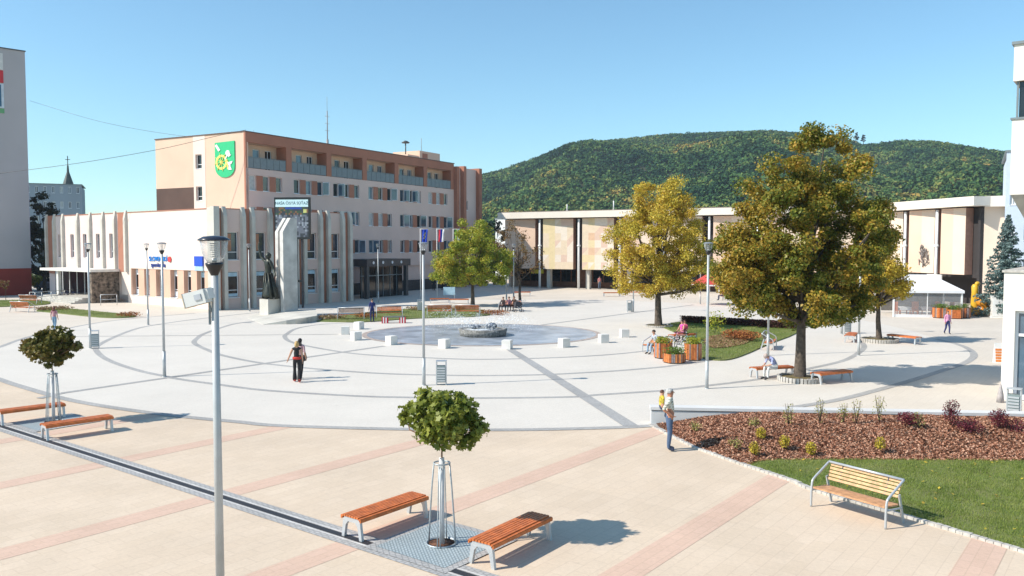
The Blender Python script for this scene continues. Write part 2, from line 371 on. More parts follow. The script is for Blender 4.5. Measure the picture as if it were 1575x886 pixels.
def tree(name, label, loc, crown, ncl, nleaf, ls, mt, tr, th, seed, cat='tree', tpl=TPL_Q, bark=None, group=None, clr=(.35, .75), lean=(0, 0), shell=.5, limbs=14, up=.5):
    rng = np.random.default_rng(seed)
    t = thing(name, label, cat, loc, 0, group)
    E_ = np.array(crown, float); vol = E_[:, 3] * E_[:, 4] * E_[:, 5]; pr = vol ** .8 / (vol ** .8).sum()
    idx = rng.choice(len(E_), ncl, p=pr)
    d = rng.normal(size=(ncl, 3)); d /= np.linalg.norm(d, axis=1, keepdims=True)
    r = shell + (1 - shell) * rng.random((ncl, 1)) ** .6
    CC = E_[idx, :3] + d * r * E_[idx, 3:6]
    cr = rng.uniform(clr[0], clr[1], ncl)
    li = rng.integers(0, ncl, nleaf)
    dd = rng.normal(size=(nleaf, 3)); dd /= np.linalg.norm(dd, axis=1, keepdims=True)
    rr = rng.random((nleaf, 1)) ** .5
    P = CC[li] + dd * rr * cr[li][:, None] * np.array([1, 1, .72])
    leaf_mesh('crown', P, ls, rng, mt, t, tpl, up=up, out=dd)
    jt = .012 if tr > .06 else .004
    mb = MB(); top = Vector((E_[0, 0] * .6 + lean[0], E_[0, 1] * .6 + lean[1], E_[0, 2] + E_[0, 5] * .35))
    k = 7; sp = []
    for i in range(k + 1):
        q = i / k; sp.append(Vector((top.x * q ** 1.3 + rng.normal() * jt * th, top.y * q ** 1.3 + rng.normal() * jt * th, top.z * q)))
    sp[0].x = sp[0].y = 0
    mb.tube([Vector((0, 0, -.05)), Vector((0, 0, .12))] + sp[1:], [tr * 1.45, tr * 1.1] + [tr * (1 - .8 * (i + 1) / k) for i in range(k)], 9)
    for i in rng.choice(ncl, min(limbs, ncl), replace=False):
        e = Vector(CC[i]); s0 = min(max(th + (e.z - th) * rng.uniform(.0, .45), th * .85), top.z * .9); q = s0 / top.z
        b = Vector((top.x * q ** 1.3, top.y * q ** 1.3, s0)); md = b.lerp(e, .5) + Vector((rng.normal() * .1, rng.normal() * .1, -.08 * (e - b).length + .1))
        rr_ = max(tr * (.62 - .4 * q), .02); mb.tube([b, md, e], [rr_, rr_ * .6, rr_ * .2], 6)
    mb.build('trunk', bark or M_bark, t)
    return t
LF_big = island_mat('chestnut_leaves', [(.07, .10, .014), (.12, .155, .02), (.19, .205, .028), (.32, .25, .035), (.50, .30, .045), (.27, .22, .032)], .45, .32, .6)
LF_yel = island_mat('yellowing_leaves', [(.27, .25, .035), (.46, .38, .05), (.62, .48, .06), (.60, .40, .055), (.34, .21, .04)], .5, .3, .7)
LF_grn = island_mat('green_yellow_leaves', [(.13, .19, .02), (.22, .28, .03), (.34, .37, .04), (.48, .42, .05), (.60, .36, .06)], .5, .3, .7)
LF_map = island_mat('maple_leaves', [(.08, .115, .016), (.15, .185, .028), (.25, .275, .045), (.33, .34, .07)], .42, .28, 1.6)
LF_mapr = island_mat('bronze_maple_leaves', [(.07, .075, .014), (.12, .12, .022), (.19, .16, .035), (.24, .14, .06)], .42, .25, 1.6)
LF_dark = island_mat('dark_leaves', [(.012, .018, .008), (.025, .032, .012), (.05, .03, .015)], .6, .1, .6)
LF_red = island_mat('russet_leaves', [(.10, .06, .025), (.20, .11, .035), (.24, .17, .05)], .6, .2, .6)
LF_spr = island_mat('blue_spruce_needles', [(.06, .10, .09), (.12, .18, .17), (.20, .28, .27)], .6, .1, .8)
# large chestnut on the right
tree('chestnut_tree', 'largest tree, dark green and rust leaves, beside the bench with the seated man', G(1230, 586),
     [(.25, 0, 5.9, 3.1, 2.9, 2.7), (.9, .1, 8.6, 1.55, 1.5, 1.9), (-.7, 0, 7.6, 1.6, 1.5, 1.6), (-2.0, -.2, 4.6, 1.9, 1.9, 1.6), (2.2, .2, 5.5, 1.7, 1.7, 1.4), (.3, 0, 3.9, 2.8, 2.6, 1.5), (3.3, .1, 6.4, 1.15, 1.1, 1.1), (-2.6, 0, 5.5, 1.3, 1.3, 1.1), (-1.5, 0, 3.4, 1.6, 1.6, .9), (1.5, 0, 3.4, 1.3, 1.3, .9)],
     300, 140000, .125, LF_big, .24, 2.2, 3, limbs=40, clr=(.3, .72), shell=.42)
tree('linden_tree', 'tall yellow tree with narrow two pointed crown left of the biggest tree', G(1013, 503),
     [(-.2, 0, 5.6, 3.5, 3.3, 3.0), (-.2, 0, 8.6, 1.7, 1.6, 1.7), (1.1, 0, 8.8, .9, 1, 1.75), (-.9, 0, 3.6, 2.7, 2.5, 1.6), (1.9, 0, 3.7, 2.2, 2.2, 1.6), (0, 0, 7.0, 2.7, 2.6, 2.0)],
     230, 62000, .135, LF_yel, .26, 2.2, 5, limbs=30, clr=(.35, .8), shell=.5)
tree('round_tree', 'round green tree with yellow flecks in front of the town hall wing', G(727, 471),
     [(0, 0, 4.3, 3.6, 3.4, 2.4), (.3, 0, 6.5, 2.1, 2.1, 1.7), (-1.9, 0, 3.1, 2.1, 2, 1.3), (2.0, 0, 3.7, 2.0, 2, 1.6)],
     150, 38000, .165, LF_grn, .20, 1.9, 6, limbs=20, clr=(.4, .8))
tree('linden_tree', 'yellow green tree in a stone ring behind the biggest tree on its right', G(1352, 526),
     [(-.4, 0, 3.7, 1.6, 1.7, 2.0), (.7, 0, 3.3, 1.0, 1.1, 1.0), (-1.3, 0, 3.1, 1.2, 1.3, 1.1), (-.5, 0, 5.6, 1.1, 1.2, 1.1)],
     80, 17000, .14, LF_yel, .17, 1.7, 8, limbs=20, clr=(.35, .7))
def maple(loc, seed, label, mt, sc=1):
    return tree('maple_tree', label, loc, [(0, 0, 2.42, .62, .62, .42), (.32, 0, 2.25, .50, .50, .34), (-.34, .05, 2.36, .48, .48, .36), (.05, 0, 2.72, .42, .42, .26), (.1, -.1, 2.0, .3, .3, .2)],
                85, 6200, .105, mt, .035, 1.9, seed, tpl=TPL_M, bark=M_barkp, group='young ball crowned maples in grates', clr=(.08, .26), shell=.62, limbs=24)
maple(G(680, 838), 11, 'young round headed green maple in the near tree grate between two orange benches', LF_map)
maple(G(82.6, 650), 12, 'young round headed bronze green maple in the left tree grate beyond the drain', LF_mapr)
tree('sparse_tree', 'thin russet tree with sparse leaves left of the culture house', G(800, 466),
     [(-.5, 0, 5.6, 2.3, 2.3, 2.4), (.3, 0, 3.8, 2.0, 2.0, 1.4)], 60, 2600, .17, LF_red, .14, 2.0, 21, limbs=26, clr=(.4, .8))
tree('dark_tree', 'dark reddish tree behind the round green tree', Vector((-2.5, 118, 0)), [(0, 0, 6.5, 3.0, 3, 2.6), (1, 0, 4, 3, 3, 2)], 60, 5000, .3, LF_dark, .2, 2, 22, limbs=14)
tree('dark_tree', 'tall dark tree beside the grey apartment block on the left', Vector((-54.5, 97, 0)),
     [(0, 0, 4.5, 3.2, 3, 3.6), (.2, 0, 8.2, 1.9, 1.9, 2.2), (0, 0, 10.3, 1.1, 1.1, 1.4)], 110, 9000, .32, LF_dark, .25, 1.8, 23, limbs=26)
tree('young_tree', 'thin young reddish tree with a stake by the red plinth', G(9, 463), [(0, 0, 1.75, .45, .45, .55)], 16, 260, .13, LF_red, .03, 1.0, 24, limbs=8, clr=(.12, .25))
tree('green_bush', 'green bush behind the red plinth of the grey block', Vector((-61, 103, 0)), [(0, 0, 1.4, 3.0, 1.4, 1.1)], 40, 3000, .25, LF_grn, .06, .5, 25, cat='bush', limbs=5)
def spruce(name, label, loc, h, r, seed):
    rng = np.random.default_rng(seed); t = thing(name, label, 'tree', loc); P = []; mb = MB()
    mb.tube([(0, 0, 0), (0, 0, h * .97)], [.16, .02], 8)
    z = .5
    while z < h:
        q = 1 - z / h; nb = int(5 + 8 * q)
        for k in range(nb):
            a = rng.uniform(0, 2 * pi); L = r * q ** .85 * rng.uniform(.7, 1.15) + .08
            m_ = int(60 * (.25 + L))
            tt = rng.random(m_) ** .7; droop = -.25 * L * tt ** 1.5 + .12 * L * (tt > .8)
            wd = rng.normal(size=m_) * .16 * (1.1 - tt * .6) * L ** .5
            P.append(np.stack([cos(a) * L * tt - sin(a) * wd, sin(a) * L * tt + cos(a) * wd, z + droop + rng.normal(size=m_) * .05], 1))
            mb.tube([(0, 0, z), (cos(a) * L, sin(a) * L, z - .2 * L)], [.025 * (.4 + q), .006], 4)
        z += .2 + .16 * q
    P = np.concatenate(P)
    leaf_mesh('crown', P, .17, rng, LF_spr, t, up=.2); mb.build('trunk', M_bark, t); return t
spruce('spruce_tree', 'blue green spruce beside the white cabinet at the right edge', atd(1548, 440, 64.5).xy.to_3d(), 7.9, 2.4, 31)
# ================================================================== HILL
SKY = [(500, 300), (640, 282), (700, 274), (733, 267), (780, 253), (830, 235), (870, 222), (915, 213), (960, 209), (1000, 205), (1040, 201), (1100, 199.5), (1180, 198), (1230, 200), (1290, 206), (1322, 218), (1350, 217), (1380, 211.5), (1420, 213), (1480, 221), (1545, 230), (1700, 246), (1900, 275), (2200, 320)]
sx = np.array([p[0] for p in SKY]); sy = np.array([p[1] for p in SKY])
ta_ = (sx - CX) / F_PX; te_ = (377 - sy - 10) / F_PX
def hill_z(X, Y):
    D = Y; t = np.interp(X / Y, ta_, te_); right = 1 / (1 + np.exp(-((X / Y) - .42) * 60))
    cd_ = 900 - 130 * right
    zc = CAM_H + t * cd_
    q = np.clip((D - 300) / (cd_ - 300), 0, 1.0)
    prof = q ** .92 * (1 - .0) ; z = zc * prof
    wn = 3.2 * q * (1 - q) ** 1.25; z += wn * (13 * np.sin(X * .017 + Y * .011 + 1.5 * np.sin(Y * .008)) + 8 * np.sin(X * .043 - Y * .012 + 1) + 4 * np.sin(X * .09 + Y * .05)) - 9 * np.exp(-(((X - Y * .47) / 22) ** 2)) * np.sin(pi * q)
    z -= np.clip((D - cd_) / 250, 0, 1) * 60
    return np.maximum(z, -3) * np.clip((X / Y + .32) / .1, 0, 1)
nx, ny = 110, 50
AX = np.linspace(-.32, 1.15, nx); YY = np.linspace(280, 1150, ny)
gx, gy = np.meshgrid(AX, YY); HX = gx * gy; HZ = hill_z(HX, gy) - 1.0
Vh = np.stack([HX.ravel(), gy.ravel(), HZ.ravel()], 1)
ii = np.arange(nx * ny).reshape(ny, nx)
Fh = np.stack([ii[:-1, :-1], ii[:-1, 1:], ii[1:, 1:], ii[1:, :-1]], -1).reshape(-1, 4)
struct(fast_mesh('hill', Vh, Fh, mat('forest_floor', (.035, .045, .018), .95, .3, .05), smooth=True))
def wood_mat():
    m = bpy.data.materials.new('wood_crowns'); m.use_nodes = True; n = m.node_tree; b = n.nodes['Principled BSDF']; b.inputs['Roughness'].default_value = .9; b.inputs['Specular IOR Level'].default_value = .1
    tc = n.nodes.new('ShaderNodeTexCoord'); g = n.nodes.new('ShaderNodeNewGeometry'); acc = None
    for sc_, wt in ((.011, 1.9), (.10, 1.9)):
        q = n.nodes.new('ShaderNodeTexNoise'); q.inputs['Scale'].default_value = sc_; q.inputs['Detail'].default_value = 2; lnk(n, tc.outputs['Object'], q.inputs['Vector'])
        a = n.nodes.new('ShaderNodeMath'); a.operation = 'MULTIPLY_ADD'; a.inputs[1].default_value = wt; a.inputs[2].default_value = -.5 * wt; lnk(n, q.outputs['Fac'], a.inputs[0])
        if acc: c = n.nodes.new('ShaderNodeMath'); c.operation = 'ADD'; lnk(n, acc, c.inputs[0]); lnk(n, a.outputs[0], c.inputs[1]); acc = c.outputs[0]
        else: acc = a.outputs[0]
    a = n.nodes.new('ShaderNodeMath'); a.operation = 'MULTIPLY_ADD'; a.inputs[1].default_value = .35; a.inputs[2].default_value = .2; lnk(n, g.outputs['Random Per Island'], a.inputs[0])
    c = n.nodes.new('ShaderNodeMath'); c.operation = 'ADD'; lnk(n, acc, c.inputs[0]); lnk(n, a.outputs[0], c.inputs[1])
    cr = n.nodes.new('ShaderNodeValToRGB'); el = cr.color_ramp.elements; cols = [(.016, .045, .022), (.034, .080, .030), (.060, .12, .036), (.115, .165, .045), (.20, .205, .055), (.34, .23, .06)]
    while len(el) < 6: el.new(.5)
    for i, q in enumerate(cols): el[i].position = i / 5; el[i].color = (*q, 1)
    lnk(n, c.outputs[0], cr.inputs[0]); lnk(n, cr.outputs[0], b.inputs['Base Color']); return m
M_wood = wood_mat()
def wood():
    rng = np.random.default_rng(5); n = 26000; a = rng.uniform(-.10, .80, n * 3); Y = rng.uniform(330, 925, n * 3); X = a * Y
    keep = rng.random(n * 3) < (Y / 925); X = X[keep][:n]; Y = Y[keep][:n]
    Z = hill_z(X, Y); ok = Z > 3; X, Y, Z = X[ok], Y[ok], Z[ok]; n = len(X)
    s = rng.uniform(2.0, 4.3, n); k = 34
    d = rng.normal(size=(n, k, 3)); d[..., 2] = np.abs(d[..., 2]) * 1.1 - .25; d /= np.linalg.norm(d, axis=2, keepdims=True)
    C = np.stack([X, Y, Z], 1)[:, None, :] + d * s[:, None, None] * rng.uniform(.75, 1.05, (n, k, 1)) * np.array([1, 1, 1.05])
    C = C.reshape(-1, 3); o = leaf_mesh('forest', C, 2.0, rng, M_wood, None, up=.1, out=d.reshape(-1, 3) * 2.2)
    return tag(o, 'mixed green autumn wood covering the hill', 'forest', kind='stuff')
wood()
for px, py, h, lb in ((1318, 217, 9.5, 'taller dark tree on the hill crest saddle'), (1328, 219, 8, 'smaller dark tree right of the tall one on the hill crest saddle')):
    p = atd(px, py, 800)
    tree('crest_tree', lb, (p.x, 800, p.z - 2), [(0, 0, h * .6, 2.0, 2, 2.6), (0, 0, h * .95, 1.4, 1.4, 1.4)], 30, 900, .8, LF_dark, .3, 3, 40 + px, limbs=6, clr=(.5, 1.0))
# ================================================================== BUILDING HELPERS
def wall_open(mb, Fn, s0, s1, z0, z1, ops, th=.3, m=0):
    zs = sorted({z0, z1} | {min(max(z, z0), z1) for o in ops for z in o[2:4]})
    for a, b in zip(zs[:-1], zs[1:]):
        if b - a < 1e-4: continue
        mid = (a + b) / 2; cur = s0
        for o in sorted([o for o in ops if o[2] < mid < o[3]]):
            if o[0] > cur + 1e-4: mb.fbox(Fn, cur, o[0], -th, 0, a, b, m)
            cur = max(cur, o[1])
        if cur < s1 - 1e-4: mb.fbox(Fn, cur, s1, -th, 0, a, b, m)
def window(Fn, parent, s0, s1, z0, z1, dep=.16, fr=.06, mull=0, trans=None, pm=None, fm=None, sill=True, tilt=0, name='window'):
    mb = MB(); o0, o1 = -dep - .05, -dep
    mb.fbox(Fn, s0, s0 + fr, o0, o1, z0, z1); mb.fbox(Fn, s1 - fr, s1, o0, o1, z0, z1)
    mb.fbox(Fn, s0 + fr, s1 - fr, o0, o1, z0, z0 + fr); mb.fbox(Fn, s0 + fr, s1 - fr, o0, o1, z1 - fr, z1)
    for k in range(mull):
        c = s0 + (s1 - s0) * (k + 1) / (mull + 1); mb.fbox(Fn, c - fr / 2, c + fr / 2, o0, o1 + .003, z0 + fr, z1 - fr)
    if trans: mb.fbox(Fn, s0 + fr, s1 - fr, o0, o1 + .006, z0 + (z1 - z0) * trans - fr / 2, z0 + (z1 - z0) * trans + fr / 2)
    if sill: mb.fbox(Fn, s0 - .03, s1 + .03, -dep + .001, .05, z0 - .05, z0 - .004)
    w_ = mb.build(name, fm or M_wf, parent)
    pb = MB()
    pb.hexa([Fn(s0 + fr, o0 - .02, z0 + fr), Fn(s1 - fr, o0 - .02, z0 + fr), Fn(s1 - fr, o0 + .01, z0 + fr), Fn(s0 + fr, o0 + .01, z0 + fr),
             Fn(s0 + fr, o0 - .02, z1 - fr), Fn(s1 - fr, o0 - .02, z1 - fr), Fn(s1 - fr, o0 + .01 + tilt, z1 - fr), Fn(s0 + fr, o0 + .01 + tilt, z1 - fr)])
    pb.build('pane', pm or M_glass, w_); return w_
GL = [M_glass, M_glassd, mat('sky_glass', (.10, .16, .22), .05, .3, .7, spec=.9), mat('curtained_glass', (.45, .47, .48), .25, .15, 4, spec=.5)]
def part(mb, name, m, t, label=None):
    o = mb.build(name, m, t)
    if label: o['label'] = label
    return o
# ================================================================== TOWN HALL (five storeys)
TH = thing('town_hall', 'five storey pink and terracotta town hall with a green shield on its end wall', 'building', (-25.3, 79.6, 0), atan2(.872, .49))
FA = lambda s, o, z: (s, -o, z)       # long facade, in shade
FB = lambda s, o, z: (-o, s, z)       # end wall, sunlit (s counted from the corner)
L_, D_, HT = 36.0, 12.9, 16.35
rnd = random.Random(3)
pitch = 5.93; bays = [.15 + pitch * i for i in range(6)]
mb = MB(); ops = []; wins = []
for b in bays:
    for (z0, z1) in ((10.85, 12.3), (7.8, 9.3), (4.7, 6.2)):
        for k in range(3):
            s = b + .25 + k * 1.72; wins.append((s, s + .86, z0, z1)); ops.append((s, s + .86, z0, z1))
g_ops = []
for b in bays[2:]:
    for k in range(4):
        s = b + .2 + k * 1.4; g_ops.append((s, s + .8, 1.4, 2.75))
wall_open(mb, FA, .02, L_ - .1, 3.1, 12.95, ops, .3)
part(mb, 'wall', M_rose, TH)
mb = MB(); wall_open(mb, FA, 0, L_ - .1, 1.3, 3.1, [(a, b, c, d) for a, b, c, d in g_ops], .5, 0)
o = part(mb, 'ground_floor_wall', M_rose, TH); o.location = (0, .35, 0)
mb = MB(); mb.fbox(FA, 0, L_, -.35, 0, 0, 1.3); part(mb, 'plinth', mat('dark_stone_plinth', (.055, .055, .06), .7, .4, 5), TH)
for s0, s1, z0, z1 in g_ops:
    window(lambda s, o, z: (s, -o + .35, z), TH, s0, s1, z0, z1, pm=GL[rnd.choice((0, 2))], trans=.35)
for s0, s1, z0, z1 in wins:
    open_ = rnd.random() < .25
    window(FA, TH, s0, s1, z0, z1, mull=0, trans=.0 if open_ else None, pm=rnd.choice([GL[0], GL[0], GL[2], GL[1], GL[3]]), tilt=.05 if rnd.random() < .4 else 0)
mb = MB()
for b in bays:
    for (z0, z1) in ((10.85, 12.3), (7.8, 9.3), (4.7, 6.2)):
        for k in range(2):
            s = b + .25 + .86 + k * 1.72; mb.fbox(FA, s + .02, s + .84, 0, .03, z0, z1)
each(mb, 'brown_panel', M_brown, TH)
# opened casements
for s0, s1, z0, z1 in rnd.sample(wins, 16):
    cm = MB(); p = (s1 - .02, .0); q = (s1 + .25, -.62)
    for (za, zb) in ((z0 + .04, z0 + .10), (z1 - .10, z1 - .04)): cm.bar((p[0], p[1], (za + zb) / 2), (q[0], q[1], (za + zb) / 2), .04, .06)
    for e in (p, q): cm.bar((e[0], e[1], z0 + .04), (e[0], e[1], z1 - .04), .05, .05)
    c = cm.build('open_casement', M_wf, TH)
    pb = MB(); pb.bar((p[0], p[1], (z0 + z1) / 2), (q[0], q[1], (z0 + z1) / 2), .012, z1 - z0 - .2); pb.build('pane', GL[2], c)
# loggias on the top floor
mb = MB(); mb.fbox(FA, .02, L_ - .1, -.3, .02, 15.4, HT)
for i, b in enumerate(bays + [bays[-1] + pitch]):
    if i == 0: mb.fbox(FA, .02, .14, -1.35, .02, 12.95, 15.4)
    elif i < 6: mb.fbox(FA, b - .78, b - .02, -1.35, .02, 12.95, 15.4)
    else: mb.fbox(FA, L_ - .8, L_ - .1, -1.35, .02, 12.95, 15.4)
part(mb, 'brown_frame', M_brown, TH)
mb = MB(); lops = []
for b in bays:
    for k, (a, c) in enumerate(((.35, 1.15), (2.0, 2.9), (3.6, 4.5))):
        lops.append((b + a, b + c, 13.0 if k == 2 else 13.6, 15.0))
FL = lambda s, o, z: (s, -o + 1.35, z)
wall_open(mb, FL, .02, L_ - .1, 12.95, 15.4, lops, .25)
part(mb, 'loggia_wall', M_peach, TH)
for j, (s0, s1, z0, z1) in enumerate(lops): window(FL, TH, s0, s1, z0, z1, dep=.1, pm=GL[rnd.choice((0, 1, 1, 2))], mull=1 if z0 < 13.2 else 0, sill=False)
mb = MB(); mb.fbox(FA, .03, L_ - .1, -1.6, -.3, 15.4, 15.6); mb.fbox(FA, .03, L_ - .1, -1.7, -.3, 12.7, 12.95); part(mb, 'loggia_slab', M_peach, TH)
for b in bays:
    mb = MB(); x1 = b + 5.13 if b < 29 else L_ - .82
    for k in range(6):
        a = b + (x1 - b) * k / 6; mb.fbox(FA, a + .02, b + (x1 - b) * (k + 1) / 6 - .02, -.08, -.03, 13.0, 13.98)
    mb.fbox(FA, b, x1, -.1, -.01, 14.0, 14.05); mb.build('balcony_rail', M_railg, TH)
# end wall
mb = MB(); wo = [(6.05, 6.95, 13.15, 14.55), (6.05, 6.95, 10.0, 11.4)]
wall_open(mb, FB, .0, 5.55, 3, HT, [], .3); wall_open(mb, FB, 7.25, D_, 11.35, HT, [], .3)
part(mb, 'end_wall', M_peach, TH)
mb = MB(); wall_open(mb, FB, 5.55, 7.25, 3, HT + .05, wo, .35); o = part(mb, 'stair_strip', M_creamw, TH, 'pale vertical strip with two stair windows'); o.location = (-.02, 0, 0)
for q in wo: window(FB, TH, *q, dep=.2, pm=GL[1], trans=.3)
mb = MB(); wall_open(mb, FB, 7.25, D_, 3, 11.35, [], .3); part(mb, 'lower_end_wall', M_dbrown, TH, 'brown lower part of the end wall with shade in its colour')
mb = MB(); mb.fbox(FB, .0, .22, 0, .015, 8, HT); part(mb, 'corner_strip', M_brown, TH)
mb = MB(); mb.box(.3, L_, .3, D_ - .01, 0, 12.7); mb.box(.3, L_ - .2, 1.6, D_ - .01, 12.7, 16.0); part(mb, 'core', M_rose, TH)
mb = MB(); mb.fbox(FA, -.06, L_, -.45, .08, HT, HT + .09); mb.fbox(FB, .45, D_ + .05, -.35, .08, HT, HT + .09); part(mb, 'roof_edge', mat('roof_edge_metal', (.12, .07, .055), .5), TH)
# stair section at far end
mb = MB(); eo = [(37.7, 38.8, 10.3, 11.6), (37.7, 38.8, 7.2, 8.5), (37.7, 38.8, 4.1, 5.4)]
mb.fbox(FA, L_ - .1, L_ + .5, -6, .5, 0, 16.0); mb.fbox(FA, L_ + 1.0, L_ + 1.6, -6, .9, 0, 16.1); mb.fbox(FA, 40.9, 41.6, -6, .9, 0, 16.1)
each(mb, 'stair_fin', M_brown, TH)
mb = MB(); wall_open(mb, lambda s, o, z: (s, -o - .35, z), L_ + 1.6, 40.9, 0, 15.9, eo, .3); mb.fbox(FA, L_ + .5, L_ + 1.0, -6, .3, 0, 15.9); mb.box(L_ + 1.6, 40.9, .2, 8, 0, 15.8)
part(mb, 'stair_wall', M_rose, TH)
for q in eo: window(lambda s, o, z: (s, -o - .35, z), TH, *q, pm=GL[1], dep=.1)
# roof house, mast, siren
mb = MB(); mb.box(35.2, 40.0, 5, 9.5, 15.9, 18.3); mb.box(32.8, 35.2, 5.2, 8, 15.9, 17.6); part(mb, 'roof_house', M_peach, TH)
mb = MB(); mb.box(35.8, 37.0, 4.97, 5.0, 16.4, 18.0); part(mb, 'roof_door', M_brown, TH)
mb = MB(); mb.tube([(33.4, 6, 17.5), (33.4, 6, 19.2)], .08, 6); mb.lathe([(.1, 0), (.5, .05), (.55, .15), (.2, .35), (0, .4)], (33.4, 6, 19.1), 12); part(mb, 'siren', mat('dark_metal', (.06, .07, .07), .5), TH)
mb = MB(); mb.tube([(37, 6, 18.2), (37, 6, 20.2)], .035, 5)
mb.tube([(15.9, 4, 15.9), (15.9, 4, 17.6)], .14, 6); mb.tube([(15.9, 4, 17.6), (15.9, 4, 20.8)], .06, 5); mb.tube([(15.9, 4, 20.8), (15.9, 4, 22.4)], .025, 4)
for z in (18.6, 19.4, 20.2): mb.tube([(15.5, 4, z), (16.3, 4, z)], .02, 4)
for s in (2, 8.5, 17, 22, 31): mb.tube([(s, 1, 16.3), (s, 1, 16.8)], .02, 4)
part(mb, 'antenna', mat('antenna_metal', (.28, .27, .28), .5), TH)
# coat of arms
sh = thing('town_shield', 'green shield with yellow mill wheel and white hammer on the end wall', 'emblem', TH.matrix_basis @ Vector((-.02, 0, 0)) if False else (0, 0, 0))
bpy.context.view_layer.update()
sh.scale = (1.2, 1, .97); sh.location = TH.matrix_world @ Vector((-.03, 2.75, 13.85)); sh.rotation_euler = (0, 0, TH.rotation_euler.z - pi / 2)
# local x to the right as seen, y inward
pts = [(-1.12, 1.72), (1.12, 1.78)] + [(1.12 * cos(t), -.62 - 1.15 * sin(t) ** .85) for t in np.linspace(0, pi, 18)]
# the shield narrows slightly towards the foot
mb = MB(); mb.extr([(x, 0, z) for x, z in pts], (0, -.06, 0)); part(mb, 'shield_plate', mat('heraldic_green', (.02, .50, .20), .5, .05), sh)
mb = MB(); n = 32; cx_, cz_ = -.35, -.25
def ring(mb, r0, r1, y, n=32):
    v = []
    for j in range(n):
        t = 2 * pi * j / n
        for r in (r0, r1): v += [(cx_ + r * cos(t), -.062, cz_ + r * 1.12 * sin(t)), (cx_ + r * cos(t), y, cz_ + r * 1.12 * sin(t))]
    f = []
    for j in range(n):
        a = 4 * j; b = 4 * ((j + 1) % n); f += [(a + 1, b + 1, b + 3, a + 3), (a, a + 1, b + 1, b), (a + 2, b + 2, b + 3, a + 3)]
    mb.add(v, f)
ring(mb, .46, .66, -.10); ring(mb, .0, .16, -.105, 12)
for k in range(8):
    t = pi / 4 * k + .2; mb.bar((cx_, -.083, cz_), (cx_ + .8 * cos(t), -.083, cz_ + .9 * sin(t)), .03, .10, 0, (0, 1, 0))
mb.bar((.36, -.085, -.2), (.36, -.085, -1.0), .12, .03)
part(mb, 'mill_wheel', mat('heraldic_yellow', (.85, .72, .18), .5, .05), sh)
mb = MB(); mb.bar((-.95, -.09, 1.5), (-.55, -.09, .9), .26, .05, 0, (0, 1, 0)); mb.bar((.1, -.09, .0), (.55, -.09, .75), .10, .05, 0, (0, 1, 0))
mb.bar((.35, -.1, .75), (.62, -.1, .30), .34, .05, 0, (0, 1, 0)); mb.extr([(.34, -.065, -.3), (.95, -.065, -.2), (.82, -.065, -.45), (.68, -.065, -.5), (.7, -.065, -.75), (.85, -.065, -1.05), (.45, -.065, -1.05), (.5, -.065, -.6)], (0, -.05, 0))
mb.extr([(.38 + .26 * cos(t), -.066, .62 + .28 * sin(t)) for t in np.linspace(0, 2 * pi, 12)[:-1]], (0, -.03, 0))
each(mb, 'white_charge', M_white_p, sh)
# ================================================================== LOW BANK BUILDING
LB = thing('bank_building', 'low pale rose building with concrete fins in front of the town hall', 'building', (-25.49, 71.58, 0), atan2(.785, .62))
HL = 8.72
mb = MB()
# blank sunlit wall, ground-floor window recess behind
wall_open(mb, FB, .0, 15.2, 3.35, HL, [], .3); mb.fbox(FB, 0, 15.2, -.5, 0, 0, .75)
mb.fbox(FB, 0, .75, -.6, 0, .75, 3.35); mb.fbox(FB, 14.6, 16.4, -.6, 0, .75, 3.35)
part(mb, 'blank_wall', M_creamw, LB)
mb = MB()
gl = [(1.83, 3.07), (4.01, 5.19), (6.28, 7.73 - .25), (8.75, 10.02), (11.2, 12.16), (13.26, 14.5)]
edges = [.75] + [v for p in gl for v in p] + [14.6]
for k in range(0, len(edges), 2): mb.fbox(FB, edges[k], edges[k + 1], -.6, -.05, .75, 3.35)
each(mb, 'pier', M_pinky, LB)
lb_ = mat('pale_blue_sticker', (.42, .62, .75), .4); wht = mat('window_white', (.75, .8, .85), .3)
for s0, s1 in gl:
    w_ = window(FB, LB, s0, s1, .8, 3.3, dep=.45, pm=GL[1], trans=.28)
    q = MB(); q.fbox(FB, s0 + .08, s1 - .08, -.448, -.44, 2.75, 3.2, 0); q.fbox(FB, s0 + .08, s1 - .08, -.448, -.44, .9, 1.35, 0); each(q, 'sticker', wht if s0 > 3.5 else lb_, w_)
# dark facade with fins
mb = MB(); pr = [.3, 3.14, 5.97, 8.8, 11.67, 14.4]; ops = []
for a, b in zip(pr[:-1], pr[1:]):
    c = (a + b) / 2; ops += [(c - .56, c + .56, 4.3, 6.75), (c - .56, c + .56, 1.0, 3.3)]
wall_open(mb, FA, 0.0, 15.1, 0, HL, ops, .3, 0); part(mb, 'wall', M_rose, LB)
for k, q in enumerate(ops):
    w_ = window(FA, LB, *q, dep=.2, pm=GL[0 if k % 2 == 0 else 1], trans=.28)
    if k % 2:
        z = MB(); z.fbox(FA, q[0] + .08, q[1] - .08, -.199, -.19, 2.85, 3.2); z.fbox(FA, q[0] + .08, q[1] - .08, -.199, -.19, 1.1, 1.35); each(z, 'sticker', lb_, w_)
    else:
        z = MB(); z.fbox(FA, q[0] + .08, q[0] + .5, -.199, -.19, 5.1, 6.6); z.build('curtain', mat('orange_curtain', (.45, .22, .13), .9), w_)
mb = MB()
for c in pr: mb.fbox(FA, c - .24, c + .24, 0, .05, 0, HL)
for s in (15.9,): mb.fbox(FB, 15.65, 16.9, 0, .04, 3.0, HL)
mb.fbox(FB, 31.0, 32.5, 0, .04, 2.5, HL)
each(mb, 'brown_recess', M_brown, LB)
